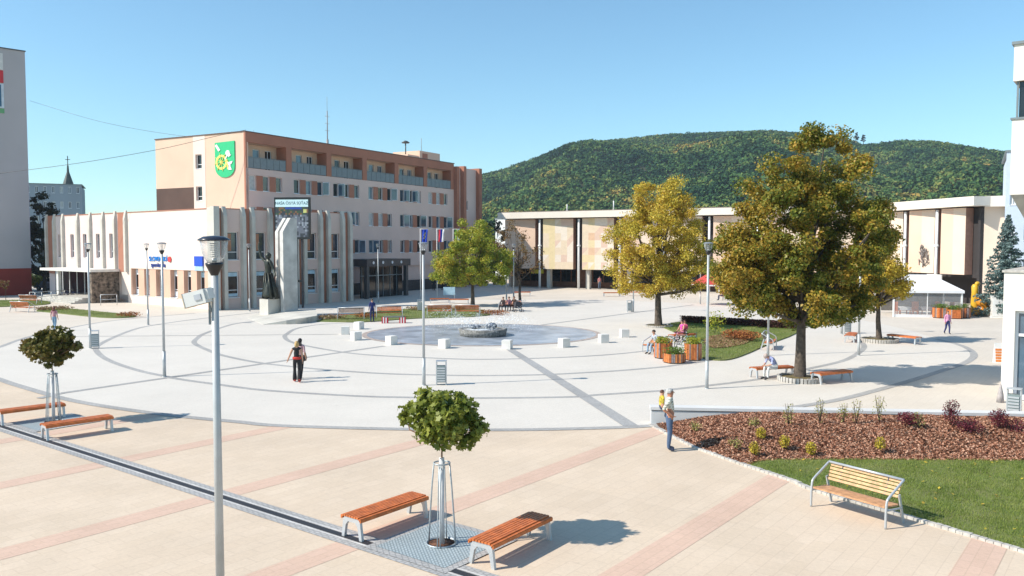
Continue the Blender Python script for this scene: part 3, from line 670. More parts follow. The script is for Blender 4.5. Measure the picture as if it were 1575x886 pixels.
def fin(Fn, c, dp=.38, z0=0, tall=HL + .22):
    a, b = c - .21, c + .21; m_ = MB()
    P = [(a, 0), (b, 0), (b - .04, dp), (a + .04, dp)]
    lo = [Fn(s, o, z0) for s, o in P]; hi = [Fn(s, o, tall) for s, o in P]
    hi[2] = Fn(P[2][0], P[2][1] - dp * .6, tall); hi[3] = Fn(P[3][0], dp * .4, tall)
    mid = [Fn(s, o, tall - .8) for s, o in P]
    m_.hexa([lo[0], lo[1], lo[2], lo[3], mid[0], mid[1], mid[2], mid[3]]); m_.hexa([mid[0], mid[1], mid[2], mid[3], hi[0], hi[1], hi[2], hi[3]])
    m_.build('fin', M_fin, LB)
for c in pr:
    if c > .4: fin(FA, c - .48)
    fin(FA, c + .48)
mb = MB(); mb.fbox(FA, -.45, .1, -.0, .55, 0, HL + .2); mb.fbox(FB, .0, .5, 0, .45, 0, HL + .1); part(mb, 'corner_column', M_fin, LB)
for c in (15.25, 17.35, 19.8, 22.55, 25.3, 28.75, 30.8, 32.7): fin(FB, c, .26, 3.0)
mb = MB(); fo = [(c, c + .8, 4.3, 6.75) for c in (17.95, 20.75, 23.6, 26.45, 29.35)]
wall_open(mb, FB, 15.2, 33.1, 3.0, HL, fo, .3); mb.fbox(FB, 31.5, 33, -.5, -.2, 0, 3.0); mb.fbox(FB, 16.4, 30, -1.3, -1, 0, 3.0)
part(mb, 'fin_wall', mat('pale_pink_plaster', (.74, .60, .56), .9, .05, .4), LB)
for q in fo: window(FB, LB, *q, dep=.2, pm=GL[0], trans=.28)
mb = MB(); mb.box(.75, 15.0, .3, 33, .0, 8.3); part(mb, 'core', M_rose, LB)
mb = MB(); mb.fbox(FB, -.0, 33.1, -.4, .05, HL, HL + .08); mb.fbox(FA, .41, 15.1, -.4, .03, HL, HL + .08); part(mb, 'roof_edge', M_brown, LB)
# porch on the left
M_rub = mat('rubble_stone', (.22, .17, .13), .9, .6, 3.2, 1.0, 9)
mb = MB(); mb.box(-2.7, .0, 16.9, 17.3, 0, 3.0)
part(mb, 'stone_wall', M_rub, LB)
mb = MB(); mb.box(-2.9, .0, 16.7, 27.8, 3.0, 3.25); part(mb, 'canopy', M_concw, LB)
mb = MB()
mb.box(-2.6, -2.3, 24.3, 24.7, 0.3, 3.0)
part(mb, 'canopy_column', M_concw, LB)
mb = MB(); mb.box(-.25, -.12, 20.8, 30.5, .5, 2.98); part(mb, 'entrance_glazing', GL[1], LB)
mb = MB()
for y in (20.8, 22.2, 23.6, 25.3, 27, 28.6, 30.2): mb.box(-.3, -.2, y, y + .08, .5, 2.98)
each(mb, 'entrance_mullion', M_wf, LB)
mb = MB()
for k in range(4): mb.box(-3.4 - .35 * (3 - k), .0, 17.4, 26 + .35 * (3 - k), .13 * k + (.0 if k else -.01), .13 * (k + 1) - .002)
part(mb, 'entrance_steps', M_conc, LB)
# bank lettering and blue square sign
def face_mtx(t, Fn, s, o, z):
    """text on an FB face: reads left to right for the viewer outside"""
    x = Vector(Fn(-1, 0, 0)) - Vector(Fn(0, 0, 0)); up = Vector((0, 0, 1)); nrm = x.cross(up)
    m_ = Matrix((x, up, nrm)).transposed().to_4x4(); m_.translation = Vector(Fn(s, o, z)); return m_
bs = thing('bank_sign', 'blue two line bank lettering with a red disc on the blank wall', 'sign', LB.location, LB.rotation_euler.z)
sblue = mat('sign_blue', (.01, .24, .72), .4, .05); snavy = mat('sign_navy', (.03, .06, .30), .4, .05)
text_obj('lettering', 'SLOVENSKÁ', .62, sblue, bs, face_mtx(bs, FB, 9.35, .05, 4.3), .03)
text_obj('lettering', 'sporiteľňa', .62, snavy, bs, face_mtx(bs, FB, 9.4, .05, 3.75), .03)
mb = MB(); mb.extr([(-.02, 7.35 + .26 * cos(t), 4.3 + .26 * sin(t)) for t in np.linspace(0, 2 * pi, 20)[:-1]], (-.08, 0, 0)); part(mb, 'red_disc', mat('sign_red', (.7, .05, .05), .4), bs)
mb = MB(); mb.box(-.14, -.002, 1.85, 3.15, 3.75, 4.62, 0); mb.box(-.12, -.002, 1.85, 3.15, 3.36, 3.73, 1)
tag(mb.build('blue_sign', [mat('sign_royal', (.01, .07, .52), .35, .04), lb_], None, LB.location, LB.rotation_euler.z), 'square royal blue sign above the last window before the corner', 'sign')
# town hall porch
pa = Vector((-15.4, 86.5, 0)); PO = thing('entrance_porch', 'dark glazed entrance porch with round ceiling lights at the town hall', 'porch', pa, atan2(.872, .49))
mb = MB(); mb.box(.0, 7.6, -.4, 3.0, 3.35, 4.1); part(mb, 'canopy', mat('porch_dark', (.05, .05, .055), .5), PO)
mb = MB(); mb.box(.2, 7.4, .6, .7, 0, 3.35); part(mb, 'glazing', GL[1], PO)
mb = MB(); mb.box(6.9, 7.3, -.3, .1, 0, 3.35); mb.box(.1, .4, -.3, .1, 0, 3.35); each(mb, 'post', mat('porch_post', (.06, .065, .07), .5), PO)
mb = MB()
for k in range(4): mb.extr([(1.1 + 1.6 * k + .16 * cos(t), -.402, 3.75 + .16 * sin(t)) for t in np.linspace(0, 2 * pi, 12)[:-1]], (0, -.02, 0))
each(mb, 'round_light', M_wf, PO)
mb = MB()
for k in range(6): mb.box(.3 + 1.2 * k, .36 + 1.2 * k, .55, .6, 0, 3.3)
mb.box(.2, 7.4, .54, .6, 2.3, 2.4); part(mb, 'glazing_bar', M_railg, PO)
# ================================================================== CULTURE HOUSE
CH = thing('culture_house', 'long low culture house with mosaic panels and white roof band', 'building', (-.6, 112, 0), atan2(-.5, .865))
FC = lambda s, o, z: (s, -o, z)
mosm = [mat('mosaic_cream', (.70, .57, .42), .8, .05), mat('mosaic_yellow', (.70, .57, .34), .8, .05), mat('mosaic_pink', (.66, .48, .38), .8, .05), mat('mosaic_lilac', (.60, .50, .45), .8, .05), mat('mosaic_peach', (.66, .44, .29), .8, .05), mat('mosaic_white', (.73, .64, .54), .8, .05)]
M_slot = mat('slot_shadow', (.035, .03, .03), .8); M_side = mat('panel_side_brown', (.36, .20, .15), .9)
M_plight = mat('panel_light', (.72, .575, .46), .9, .05, .4)
def chpanel(T, Fn, s0, s1, z0, z1, seed, mosaic, name='panel', dp=.9):
    r = random.Random(seed); mb = MB(); cw = (s1 - s0)
    # body: front flat, right side brown
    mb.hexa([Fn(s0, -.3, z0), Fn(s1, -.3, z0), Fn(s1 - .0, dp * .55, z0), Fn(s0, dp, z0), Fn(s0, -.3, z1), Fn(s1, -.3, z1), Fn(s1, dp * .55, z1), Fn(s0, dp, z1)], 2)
    front = lambda q, e: (s0 + cw * q, dp + (dp * .55 - dp) * q + e)
    nc, nr = (5, 7) if mosaic else (2, 1)
    for i in range(nc):
        for j in range(nr):
            a, b = i / nc, (i + 1) / nc; za, zb = z0 + (z1 - z0) * j / nr, z0 + (z1 - z0) * (j + 1) / nr
            P = [Fn(*front(a, .004), za), Fn(*front(b, .004), za), Fn(*front(b, .004), zb), Fn(*front(a, .004), zb)]
            if mosaic:
                c = (r.choice([0, 0, 1, 0]) if i == 0 else r.choice([1, 1, 1, 4, 0]) if i == 1 else r.choice([0, 5, 5, 2, 5, 0, 5, 2])) + 3
                if r.random() < .25:
                    d = r.choice([0, 5, 1, 2]) + 3; mb.add(P[:3], [(0, 1, 2)], c); mb.add([P[0], P[2], P[3]], [(0, 1, 2)], d)
                else: mb.add(P, [(0, 1, 2, 3)], c)
            else: mb.add(P, [(0, 1, 2, 3)], 0 if i == 0 else 1)
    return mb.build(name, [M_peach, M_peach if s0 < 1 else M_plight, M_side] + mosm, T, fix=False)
def chcol(T, Fn, s, zt=8.9):
    mb = MB(); q = Fn(s, .95, 0); mb.tube([(q[0], q[1], 0), (q[0], q[1], 4.5), (q[0], q[1], zt)], [.17, .15, .14], 8)
    q2 = (q[0], q[1]); mb.lathe([(.16, 0), (.24, .05), (.24, .2), (.16, .25)], (q[0], q[1], 5.4), 8)
    mb.build('white_column', M_white_p, T)
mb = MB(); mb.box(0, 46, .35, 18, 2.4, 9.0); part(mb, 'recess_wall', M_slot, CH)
mb = MB(); mb.box(3.4, 5.2, .4, .6, 1.85, 2.45); part(mb, 'yellow_awning', mat('awning_yellow', (.62, .50, .03), .7, .05), CH)
starts = [.15] + [5.87 + 5.6 * k for k in range(8)]
for k, s0 in enumerate(starts):
    s1 = 4.5 if k == 0 else min(s0 + 4.15, 45.9)
    if s1 - s0 < 1: continue
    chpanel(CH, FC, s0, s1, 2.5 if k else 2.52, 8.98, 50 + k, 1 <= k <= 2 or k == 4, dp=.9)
    if k > 0:
        mb = MB(); q = s0 + .5; mb.box(q - .25, q + .25, -.3, .3, 0, 2.5); mb.build('ground_column', M_fin, CH)
        chcol(CH, FC, s0 - .45)
mb = MB(); mb.box(-.6, 46.5, -1.6, 18, 9.08, 9.90); part(mb, 'roof_band', M_fasc, CH)
mb = MB(); mb.box(-.6, 46.5, -1.62, 18.05, 9.90, 9.97); part(mb, 'roof_edge', mat('roof_edge_brown', (.2, .14, .11), .6), CH)
mb = MB(); mb.box(0, 46, 3.0, 3.2, 0, 2.5); part(mb, 'ground_floor_glazing', GL[1], CH)
mb = MB(); mb.box(0, 46, 2.85, 2.98, 0, .75)
for k in range(30): mb.box(.3 + 1.55 * k, .42 + 1.55 * k, 2.86, 2.99, .75, 2.5)
for k in range(8): mb.box(3.2 + 5.6 * k, 4.9 + 5.6 * k, 2.87, 2.97, .75, 2.5)
part(mb, 'ground_floor_frame', mat('brown_base', (.19, .085, .05), .7, .2, 3), CH)
mb = MB(); mb.box(-.02, .25, .35, 18, 0, 9.0); part(mb, 'end_wall', M_peach, CH)
for s, h in ((7.9, 1.0), (14.5, 1.3), (24, .8)):
    mb = MB(); mb.tube([(s, 2, 9.9), (s, 2, 9.95 + h)], .07, 6); mb.box(s - .15, s + .15, 1.85, 2.15, 9.95, 10.15); mb.build('roof_vent', M_white_p, CH)
# angled wing
bpy.context.view_layer.update()
Bp = Vector((-.6 + .865 * 46.0, 112 - .5 * 46.0)); Cp = Vector((41.9, 74.6)); dw = (Cp - Bp); WL = dw.length
CW = thing('culture_house_wing', 'angled peach wing of the culture house behind the white tent', 'building', (Bp.x, Bp.y, 0), atan2(dw.y, dw.x))
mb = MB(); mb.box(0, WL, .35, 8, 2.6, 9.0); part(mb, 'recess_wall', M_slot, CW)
for k, (a, b) in enumerate(((1.4, 4.6), (6.1, 9.3), (10.7, 13.4))):
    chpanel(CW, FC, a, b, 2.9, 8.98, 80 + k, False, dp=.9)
    chcol(CW, FC, a - .5)
mb = MB(); mb.box(-.3, WL + .9, -1.5, 8, 9.08, 9.90); part(mb, 'roof_band', M_fasc, CW)
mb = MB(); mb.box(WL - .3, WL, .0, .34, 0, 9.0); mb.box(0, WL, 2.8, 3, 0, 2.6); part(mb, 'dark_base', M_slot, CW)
mb = MB(); q = Matrix.Rotation(-CW.rotation_euler.z, 4, 'Z')
e0 = Vector((WL, .35, 0)); dr = q @ Vector((.87, -.49, 0)); bk = q @ Vector((.49, .87, 0)); e1 = e0 + dr * 9; 
mb.extr([(e0.x, e0.y, 0), (e1.x, e1.y, 0), (e1.x, e1.y, 9.0), (e0.x, e0.y, 9.0)], bk * 4, 0); part(mb, 'end_wall', M_plight, CW)
mb = MB(); e0 -= bk * .8; e1 -= bk * .8; mb.extr([(e0.x, e0.y, 9.0), (e1.x, e1.y, 9.0), (e1.x, e1.y, 9.93), (e0.x, e0.y, 9.93)], bk * 5, 0); part(mb, 'end_roof_band', M_fasc, CW)
mb = MB(); r = random.Random(9)
for k in range(26):
    z = 4.5 + r.uniform(-1.0, 1.0); s = 8.2 + r.uniform(-.55, .55) * (1 - abs(z - 4.5) * .5); o = .72
    mb.tube([FC(s, o, z), FC(s + r.uniform(-.3, .3), o + .1, z + r.uniform(.1, .5)), FC(s + r.uniform(-.3, .3), o, z + r.uniform(-.3, .3))], .05, 5)
part(mb, 'relief', mat('relief_metal', (.22, .19, .18), .5), CW, 'dark metal figure relief on the middle wing panel')
mb = MB(); mb.box(9.6, 11.6, -1.45, -1.35, 2.35, 2.85, 0); part(mb, 'entrance_sign', M_concw, CW)
# ================================================================== GREY BLOCK LEFT, FAR BLOCK, SPIRE, RIGHT BUILDINGS
gb = atd(49, 453, 94); GBt = thing('apartment_block', 'tall grey block with red plinth at the left edge', 'building', (gb.x, gb.y, 0), atan2(.72, .69) + pi)
# local x runs from far corner towards camera, +y side is away from plaza -> outward normal is +x rotated
HG = 5.6 + 293 * 94 / 1280
mb = MB(); mb.box(0, 11, -14, 0, 3.0, HG); part(mb, 'wall', M_gblock, GBt)
mb = MB(); mb.box(-.02, 11.02, -14, .02, 0, 3.0); part(mb, 'plinth', M_red, GBt)
mb = MB(); mb.box(-.08, 11.1, -14, .1, HG, HG + .12); part(mb, 'roof_edge', mat('dark_flashing', (.06, .07, .08), .5), GBt)
mb = MB(); mb.box(-.02, .0, -13.9, -.0, 3.05, HG - .05); part(mb, 'side_strip', mat('lilac_grey_render', (.42, .38, .55), .9), GBt)
def S_on(o, ang, px):
    d = Vector((cos(ang), sin(ang))); r = ray(px, 300); A = np.array([[d.x, -r.x], [d.y, -r.y]]); return np.linalg.solve(A, [-o[0], -o[1]])
PS = thing('advert_poster', 'stack of advertising panels on the grey block, white, red and blue', 'poster', GBt.location, GBt.rotation_euler.z)
def pz(y, px=5): s, t = S_on(gb, GBt.rotation_euler.z, px); return CAM_H + (t * ray(px, y).z)
s_a = S_on(gb, GBt.rotation_euler.z, 10.5)[0]
for nm, y0, y1, c, e in (('white_panel', 84, 109, (.62, .62, .6), 0), ('red_panel', 110, 129, (.55, .02, .03), 0), ('picture_panel', 130, 167, (.55, .62, .68), 1), ('green_panel', 168, 175, (.12, .35, .16), 0)):
    mb = MB(); mb.box(s_a, 10.9, .01, .07, pz(y1), pz(y0)); 
    part(mb, nm, mat('poster_' + nm, c, .5, .1, 2), PS)
mb = MB(); mb.box(s_a + .25, s_a + .75, .072, .078, pz(165), pz(132)); part(mb, 'blue_band', mat('poster_teal', (.02, .13, .22), .5), PS)
for tx, s, y, sz, m_ in (('K', s_a + .9, 92, 1.1, snavy), ('A', s_a + .9, 103, 1.1, snavy), ('–', s_a + 1.2, 114, 1.6, M_white_p), ('–', s_a + 1.2, 125, 1.6, M_white_p)):
    m4 = Matrix(((-1, 0, 0), (0, 0, 1), (0, 1, 0))).to_4x4(); m4.translation = Vector((s, .08, pz(y))); text_obj('lettering', tx, sz, m_, PS, m4, .01)
def block(name, label, px0, px1, ytop, Y, ang, m_, dep=12, rows=(), wm=None, cols=6):
    a = atd(px0, 400, Y); t = thing(name, label, 'building', (a.x, a.y, 0), ang); d = Vector((cos(ang), sin(ang)))
    s1 = S_on((a.x, a.y), ang, px1)[0]; h = CAM_H + (377 - ytop) * Y / 1280
    mb = MB(); ops = [(s1 * (c + .3) / cols, s1 * (c + .7) / cols, z, z + 1.3) for c in range(cols) for z in rows]
    wall_open(mb, FA, 0, s1, 0, h, ops, .3); mb.box(.1, s1 - .1, .3, dep, 0, h - .3); part(mb, 'wall', m_, t)
    for q in ops: window(FA, t, *q, dep=.1, fr=.08, pm=GL[rnd.choice((0, 2, 3))], mull=1)
    mb = MB(); mb.box(-.1, s1 + .1, -.1, dep, h, h + .15); part(mb, 'roof_edge', M_railg, t); return t, s1, h
block('apartment_block', 'distant bluish grey apartment block behind the bank building', 40, 126, 283, 165, radians(24), mat('far_grey_render', (.33, .36, .42), .9, .05, .2), rows=(4, 7, 10, 13, 16), cols=7)
sp = atd(105, 283, 210); mb = MB(); t = thing('church_spire', 'dark pointed church spire with a cross behind the far block', 'church', (sp.x, sp.y, 0))
mb.box(-1.5, 1.5, -1.5, 1.5, 0, sp.z - 1.6); part(mb, 'tower', M_conc, t)
mb = MB(); mb.lathe([(1.7, 0), (1.15, 2.0), (.3, 4.6), (.2, 6.2), (0, 6.4)], (0, 0, sp.z - 1.6), 8, sm=False); part(mb, 'spire', mat('spire_slate', (.05, .065, .06), .6), t)
mb = MB(); mb.bar((0, 0, sp.z + 4.5), (0, 0, sp.z + 7.0), .14, .14); mb.bar((-.6, 0, sp.z + 6.1), (.6, 0, sp.z + 6.1), .13, .13); part(mb, 'cross', M_black, t)
block('distant_house', 'small white flat roofed building beyond the gap between town hall and culture house', 762, 778, 337, 150, radians(-25), M_white_p, dep=6, rows=(7,), cols=2)
block('pale_building', 'pale blue tall building between the culture house and the right edge', 1543.5, 1640, 235, 71, radians(-29), mat('pale_blue_render', (.50, .58, .68), .9, .04), rows=(3, 6, 9), cols=4)
# right hand building with overhanging upper storey
rb = Vector((17.75, 30.0, 0)); RB = thing('white_corner_building', 'white building with overhanging upper block at the right edge', 'building', rb, atan2(-.61, .79))
M_rw = mat('white_render', (.76, .72, .66), .85, .05, .6, .15, 40)
mb = MB(); wall_open(mb, FA, 0, 8, 0, 4.62, [(.38, 2.3, .12, 3.25)], .3); mb.box(.05, 8, .3, 9, 0, 4.6); part(mb, 'wall', M_rw, RB)
mb = MB(); mb.box(-.06, 8, -.06, 9, 4.62, 4.70); part(mb, 'coping', M_stone, RB)
window(FA, RB, .38, 2.3, .12, 3.25, dep=.16, fr=.1, mull=1, trans=.72, pm=GL[2])
mb = MB(); mb.box(.1, 9, .0, 9, 11.42, 12.7); mb.box(.1, 9, .0, 9, 7.4, 10.06); part(mb, 'upper_wall', M_rw, RB)
mb = MB(); mb.box(.03, 9, -.08, 9, 12.7, 12.8); mb.box(.05, 9, -.05, 9, 10.06, 10.13); part(mb, 'flashing', M_railg, RB)
mb = MB(); mb.box(.28, 9, .2, 8.8, 10.13, 11.42); part(mb, 'window_band', GL[1], RB)
mb = MB()
for k in range(7): mb.box(.2 + .62 * k, .26 + .62 * k, .12, .2, 10.13, 11.42)
part(mb, 'window_bar', M_railg, RB)
mb = MB(); mb.hexa([(.55, .9, 6.4), (9, .9, 6.4), (9, 8, 6.4), (.55, 8, 6.4), (.12, .02, 7.397), (9, .02, 7.397), (9, 9, 7.397), (.12, 9, 7.397)]); part(mb, 'tapered_underside', mat('soffit_render', (.45, .42, .37), .9), RB)
mb = MB(); mb.box(1.2, 9, 2.2, 8, 4.7, 6.4); part(mb, 'neck_wall', M_rw, RB)
# overhead cables
def cable(label, pts, r=.018):
    mb = MB(); P = [atd(*p) for p in pts]; mb.tube(smooth_path(P, 6), r, 4); tag(mb.build('cable', M_black), label, 'cable')
cable('thicker black overhead cable sloping up to the town hall corner', [(-10, 268, 80), (120, 251, 79), (243, 230, 79), (330, 210, 79), (378, 200, 79.5)], .02)
cable('thin overhead cable sloping down from the grey block to the town hall', [(46, 155, 92), (150, 186, 89), (250, 205, 87), (330, 212, 84), (376, 201, 80)], .014)
#@@PART2
# ================================================================== STREET LAMPS
def make_lamp(label, loc, dark=False):
    t = thing('street_lamp', label, 'street lamp', loc, 0, 'grey street lamps with clear bowls')
    mb = MB(); mb.tube([(0, 0, 0), (0, 0, 1.1)], [.072, .068], 12); mb.tube([(0, 0, 1.1), (0, 0, 5.24)], [.056, .044], 12)
    mb.lathe([(.10, 0), (.10, .03), (.075, .035)], (0, 0, 0), 12); mb.box(-.03, .03, -.076, -.06, .5, .75)
    mb.build('post', M_post, t)
    mb = MB(); mb.lathe([(.046, 0), (.05, .015), (.108, .13), (.108, .16), (.0, .162)], (0, 0, 5.22), 18); mb.build('lamp_base', M_black, t)
    mb = MB(); mb.lathe([(.085, 0), (.115, .05), (.145, .12), (.172, .27)], (0, 0, 5.382), 20)
    b = mb.build('glass_bowl', M_lamp, t, fix=False)
    mb = MB(); mb.lathe([(.03, 0), (.035, .05)], (0, 0, 5.385), 8)
    for k in range(7): mb.lathe([(.045, 0), (.058, .010), (.045, .013)], (0, 0, 5.45 + .027 * k), 12)
    mb.build('louvre', M_lens, t)
    mb = MB(); mb.lathe([(.175, 0), (.197, .005), (.195, .02), (.13, .055), (0, .068)], (0, 0, 5.652), 22); mb.build('cap', M_cap if dark else M_capw, t)
    return t
LA = make_lamp('nearest street lamp in the foreground with a white floodlight box on its post', G(341.5, 1046), True)
mb = MB(); R3 = Matrix.Rotation(radians(-14), 4, 'Y') @ Matrix.Rotation(radians(-18), 4, 'Z')
def tb(x0, x1, y0, y1, z0, z1, m=0):
    P = [(x0, y0, z0), (x1, y0, z0), (x1, y1, z0), (x0, y1, z0), (x0, y0, z1), (x1, y0, z1), (x1, y1, z1), (x0, y1, z1)]
    mb.hexa([R3 @ Vector(p) + Vector((-.16, -.03, 4.94)) for p in P], m)
tb(-.19, .13, -.10, .10, -.075, .10); tb(.13, .17, -.07, .07, -.04, .09)
fb = mb.build('floodlight', mat('floodlight_grey', (.62, .63, .62), .45, .05), LA)
mb = MB(); tb(-.205, -.19, -.105, .105, -.085, .105); tb(-.19, .12, -.09, .09, -.082, -.076); mb.build('floodlight_rim', mat('rim_beige', (.50, .43, .33), .5), fb)
mb = MB(); tb(-.02, .08, -.112, -.101, -.02, .05); mb.build('ballast_plate', mat('plate_grey', (.42, .45, .5), .4), fb)
mb = MB(); mb.tube([(0, 0, 4.70), (-.05, -.03, 4.80), (-.07, -.05, 5.0)], .014, 6); mb.bar((-.16, 0, 4.95), (.0, 0, 5.0), .03, .05); mb.bar((-.07, 0, 4.98), (-.07, 0, 4.6), .02, .03); mb.build('bracket', M_railg, fb)
for px, py, lb in ((652, 593, 'street lamp standing just beyond the near young maple, by the litter bin'), (253, 580, 'street lamp left of the foreground lamp, where two dark paving lines cross'),
                   (1087, 598, 'street lamp between the wooden planters and the biggest tree'), (139, 536, 'street lamp beside the louvred bin on the left'),
                   (228, 500, 'far slim street lamp in front of the blue bank lettering'), (384, 479, 'far street lamp left of the bronze statue'),
                   (582, 466, 'street lamp behind the man in blue overalls'), (779, 467, 'left one of the two far lamps by the sparse russet tree'),
                   (790, 471, 'right one of the two far lamps by the sparse russet tree'), (1320.5, 547, 'street lamp under the biggest tree on its right'),
                   (1181, 547, 'slim street lamp behind the seated man in the checked shirt'), (1294.5, 514, 'street lamp beside the bin right of the biggest trunk'),
                   (974, 480, 'street lamp whose head is hidden in the yellow tree'), (1077, 468, 'far lamp below the red parasol')):
    make_lamp(lb, G(px, py))
# ================================================================== BENCHES
def make_bench(label, loc, rz, sm=M_slat):
    t = thing('flat_bench', label, 'bench', loc, rz, 'backless slatted benches')
    for sx in (-1, 1):
        o = [(-.285, 0), (-.235, .36), (-.19, .42), (.19, .42), (.235, .36), (.285, 0), (.215, 0), (.165, .26), (.10, .335), (-.10, .335), (-.165, .26), (-.215, 0)]
        mb = MB(); x = sx * .88; mb.extr([(x - .03, y, z) for y, z in o], (.06, 0, 0)); mb.build('leg', M_alu, t)
    mb = MB(); n = 8
    for k in range(n):
        y = -.245 + .07 * k; z = .425 - (.018 if k in (0, n - 1) else 0)
        mb.box(-.93, .93, y - .026, y + .026, z, z + .035)
    for s in (-1, 1): mb.box(-.93, .93, s * .268 - .014, s * .268 + .014, .37, .43)
    mb.box(-.80, -.76, -.22, .22, .40, .424); mb.box(.76, .80, -.22, .22, .40, .424)
    mb.build('seat', sm, t); return t
b0 = None
def bench(label, c, rz, sc=1):
    global b0
    if b0 is None: b0 = make_bench(label, c, rz); return b0
    return dup(b0, c, rz, label, sc)
va = atan2(.79, .61)
bench('orange backless bench left of the near tree grate', (G(543, 827.5) + G(642, 794)) / 2, va)
bench('orange backless bench nearest the camera, right of the near tree grate', Vector((.0, 14.98, 0)), va + .03)
bench('orange backless bench in front of the left tree grate', (G(72.5, 677) + G(164.5, 660.5)) / 2, va - .12)
bench('orange backless bench behind the left tree grate, cut by the frame', Vector((-15.35, 26.35, 0)), va - .12)
bench('backless bench with the seated man in the checked shirt', G(1187, 580), radians(18))
bench('backless bench half in shade, right of the biggest trunk', G(1279, 588), radians(28))
bench('backless bench seen end on beside the bin right of the biggest tree', G(1309, 525), radians(62))
bench('backless bench seen end on right of the small stone ring', G(1390, 528), radians(118))
bench('far dark backless bench on the left of the pair in front of the flag poles', G(676, 466), radians(5))
bench('far backless bench to the right in front of the flag poles', G(706, 467), radians(0))
bench('far pale backless bench right of the two far lamps', G(803, 455), radians(0))
bench('far pale backless bench before the person in white', G(941, 456), radians(5))
bench('far backless bench between the person in white and the yellow tree', G(975, 455), radians(-8))
def make_back_bench(label, loc, rz, sm, bmt, fm=M_alu):
    t = thing('park_bench', label, 'bench', loc, rz, 'benches with slatted backs and tube frames')
    mb = MB()
    for s in (-1, 1):
        x = s * .98
        mb.tube(smooth_path([Vector(p) for p in ((x, -.33, 0), (x, -.33, .25), (x, -.31, .50), (x, -.25, .60), (x, .0, .74), (x, .27, .89))], 4), .027, 8)
        mb.tube([(x, -.30, .36), (x, .20, .33)], .022, 6)
    mb.tube([(-.98, .27, .89), (.98, .27, .89)], .027, 8); mb.build('side_frame', fm, t)
    for s in (-1, 1):
        mb = MB(); x = s * .95; mb.bar((x, .16, .60), (x, .33, 0), .03, .06); mb.build('rear_leg', fm, t)
    mb = MB()
    for k in range(6): y = -.29 + .082 * k; mb.box(-.94, .94, y - .035, y + .035, .405 - .006 * k, .44 - .006 * k)
    mb.build('seat', sm, t)
    mb = MB()
    for k in range(5):
        z = .56 + .068 * k; y = .15 + .035 * k; mb.bar((-.93, y, z), (.93, y, z), .028, .052, up=(0, .45, 1))
    mb.build('backrest', bmt, t)
    mb = MB()
    for x in (-.6, .6): mb.bar((x, .14, .52), (x, .30, .87), .03, .02); mb.bar((x, -.25, .39), (x, .18, .36), .04, .03)
    mb.build('support', M_black, t); return t
f0, f1 = G(1247.5, 779), G(1362, 814)
dv = (f1 - f0).normalized(); nb = make_back_bench('pale wooden park bench with grey tube frame on the lawn kerb in the foreground', (f0 + f1) / 2 + Vector((-dv.y, dv.x, 0)) * .33, atan2(dv.y, dv.x), M_slatl, M_slatb)
nb.scale = (((f1 - f0).length) / 1.96, 1, 1)
p0 = make_back_bench('park bench seen from the side at the edge of the round planted lawn', G(1182, 536), radians(68), M_slat, mat('grey_brown_slats', (.25, .17, .13), .6, .2, 6))
bkg = make_back_bench('dark park bench in front of the left end of the middle flower strip', G(540, 492), radians(8), M_slat, MATS['grey_brown_slats'])
p1 = make_back_bench('slatted bench in the far left of the lawn by the red plinth', G(46, 468), radians(170), M_slat, M_slat)
for lb, px, py, rz in (('red slatted park bench just behind the man in blue overalls', 599, 489, 10), ('left red bench turned its back to the fountain', 676, 486, 184), ('right red bench turned its back to the fountain', 719, 486, 178),
                       ('park bench under the three seated people', 785, 478, -28), ('bench under the man in the grey shirt by the planters', 1012, 545, -68), ('pale park bench by the left lawn near the steps', 34, 480, 165)):
    dup(p1, G(px, py), radians(rz), lb)
# ================================================================== TREE GUARDS, GRATES, RINGS
def guard(label, loc):
    t = thing('tree_guard', label, 'tree guard', loc, va, 'steel tree guards round the young maples')
    mb = MB()
    for z, r in ((1.55, .15),):
        n = 20; mb.tube([(r * cos(2 * pi * k / n), r * sin(2 * pi * k / n), z) for k in range(n + 1)], .016, 6, cap=False)
    mb.build('top_ring', M_steel, t)
    for k in range(4):
        for q in (-.10, .10):
            a = 2 * pi * k / 4 + q + .5; mb = MB()
            mb.tube([(.26 * cos(a), .26 * sin(a), 0), (.235 * cos(a), .235 * sin(a), .45), (.19 * cos(a), .19 * sin(a), 1.1), (.15 * cos(a), .15 * sin(a), 1.55)], .011, 6); mb.build('rod', M_steel, t)
    mb = MB(); mb.tube([(.0, 0, 0), (.0, 0, 1.65)], .05, 9); mb.build('trunk_wrap', mat('white_wrap', (.62, .62, .63), .7, .1, 8), t)
    return t
M_gratp = paving('grate_pattern', (.40, .46, .48), (.36, .42, .44), (.20, .24, .26), .11, .055, .5, .12)
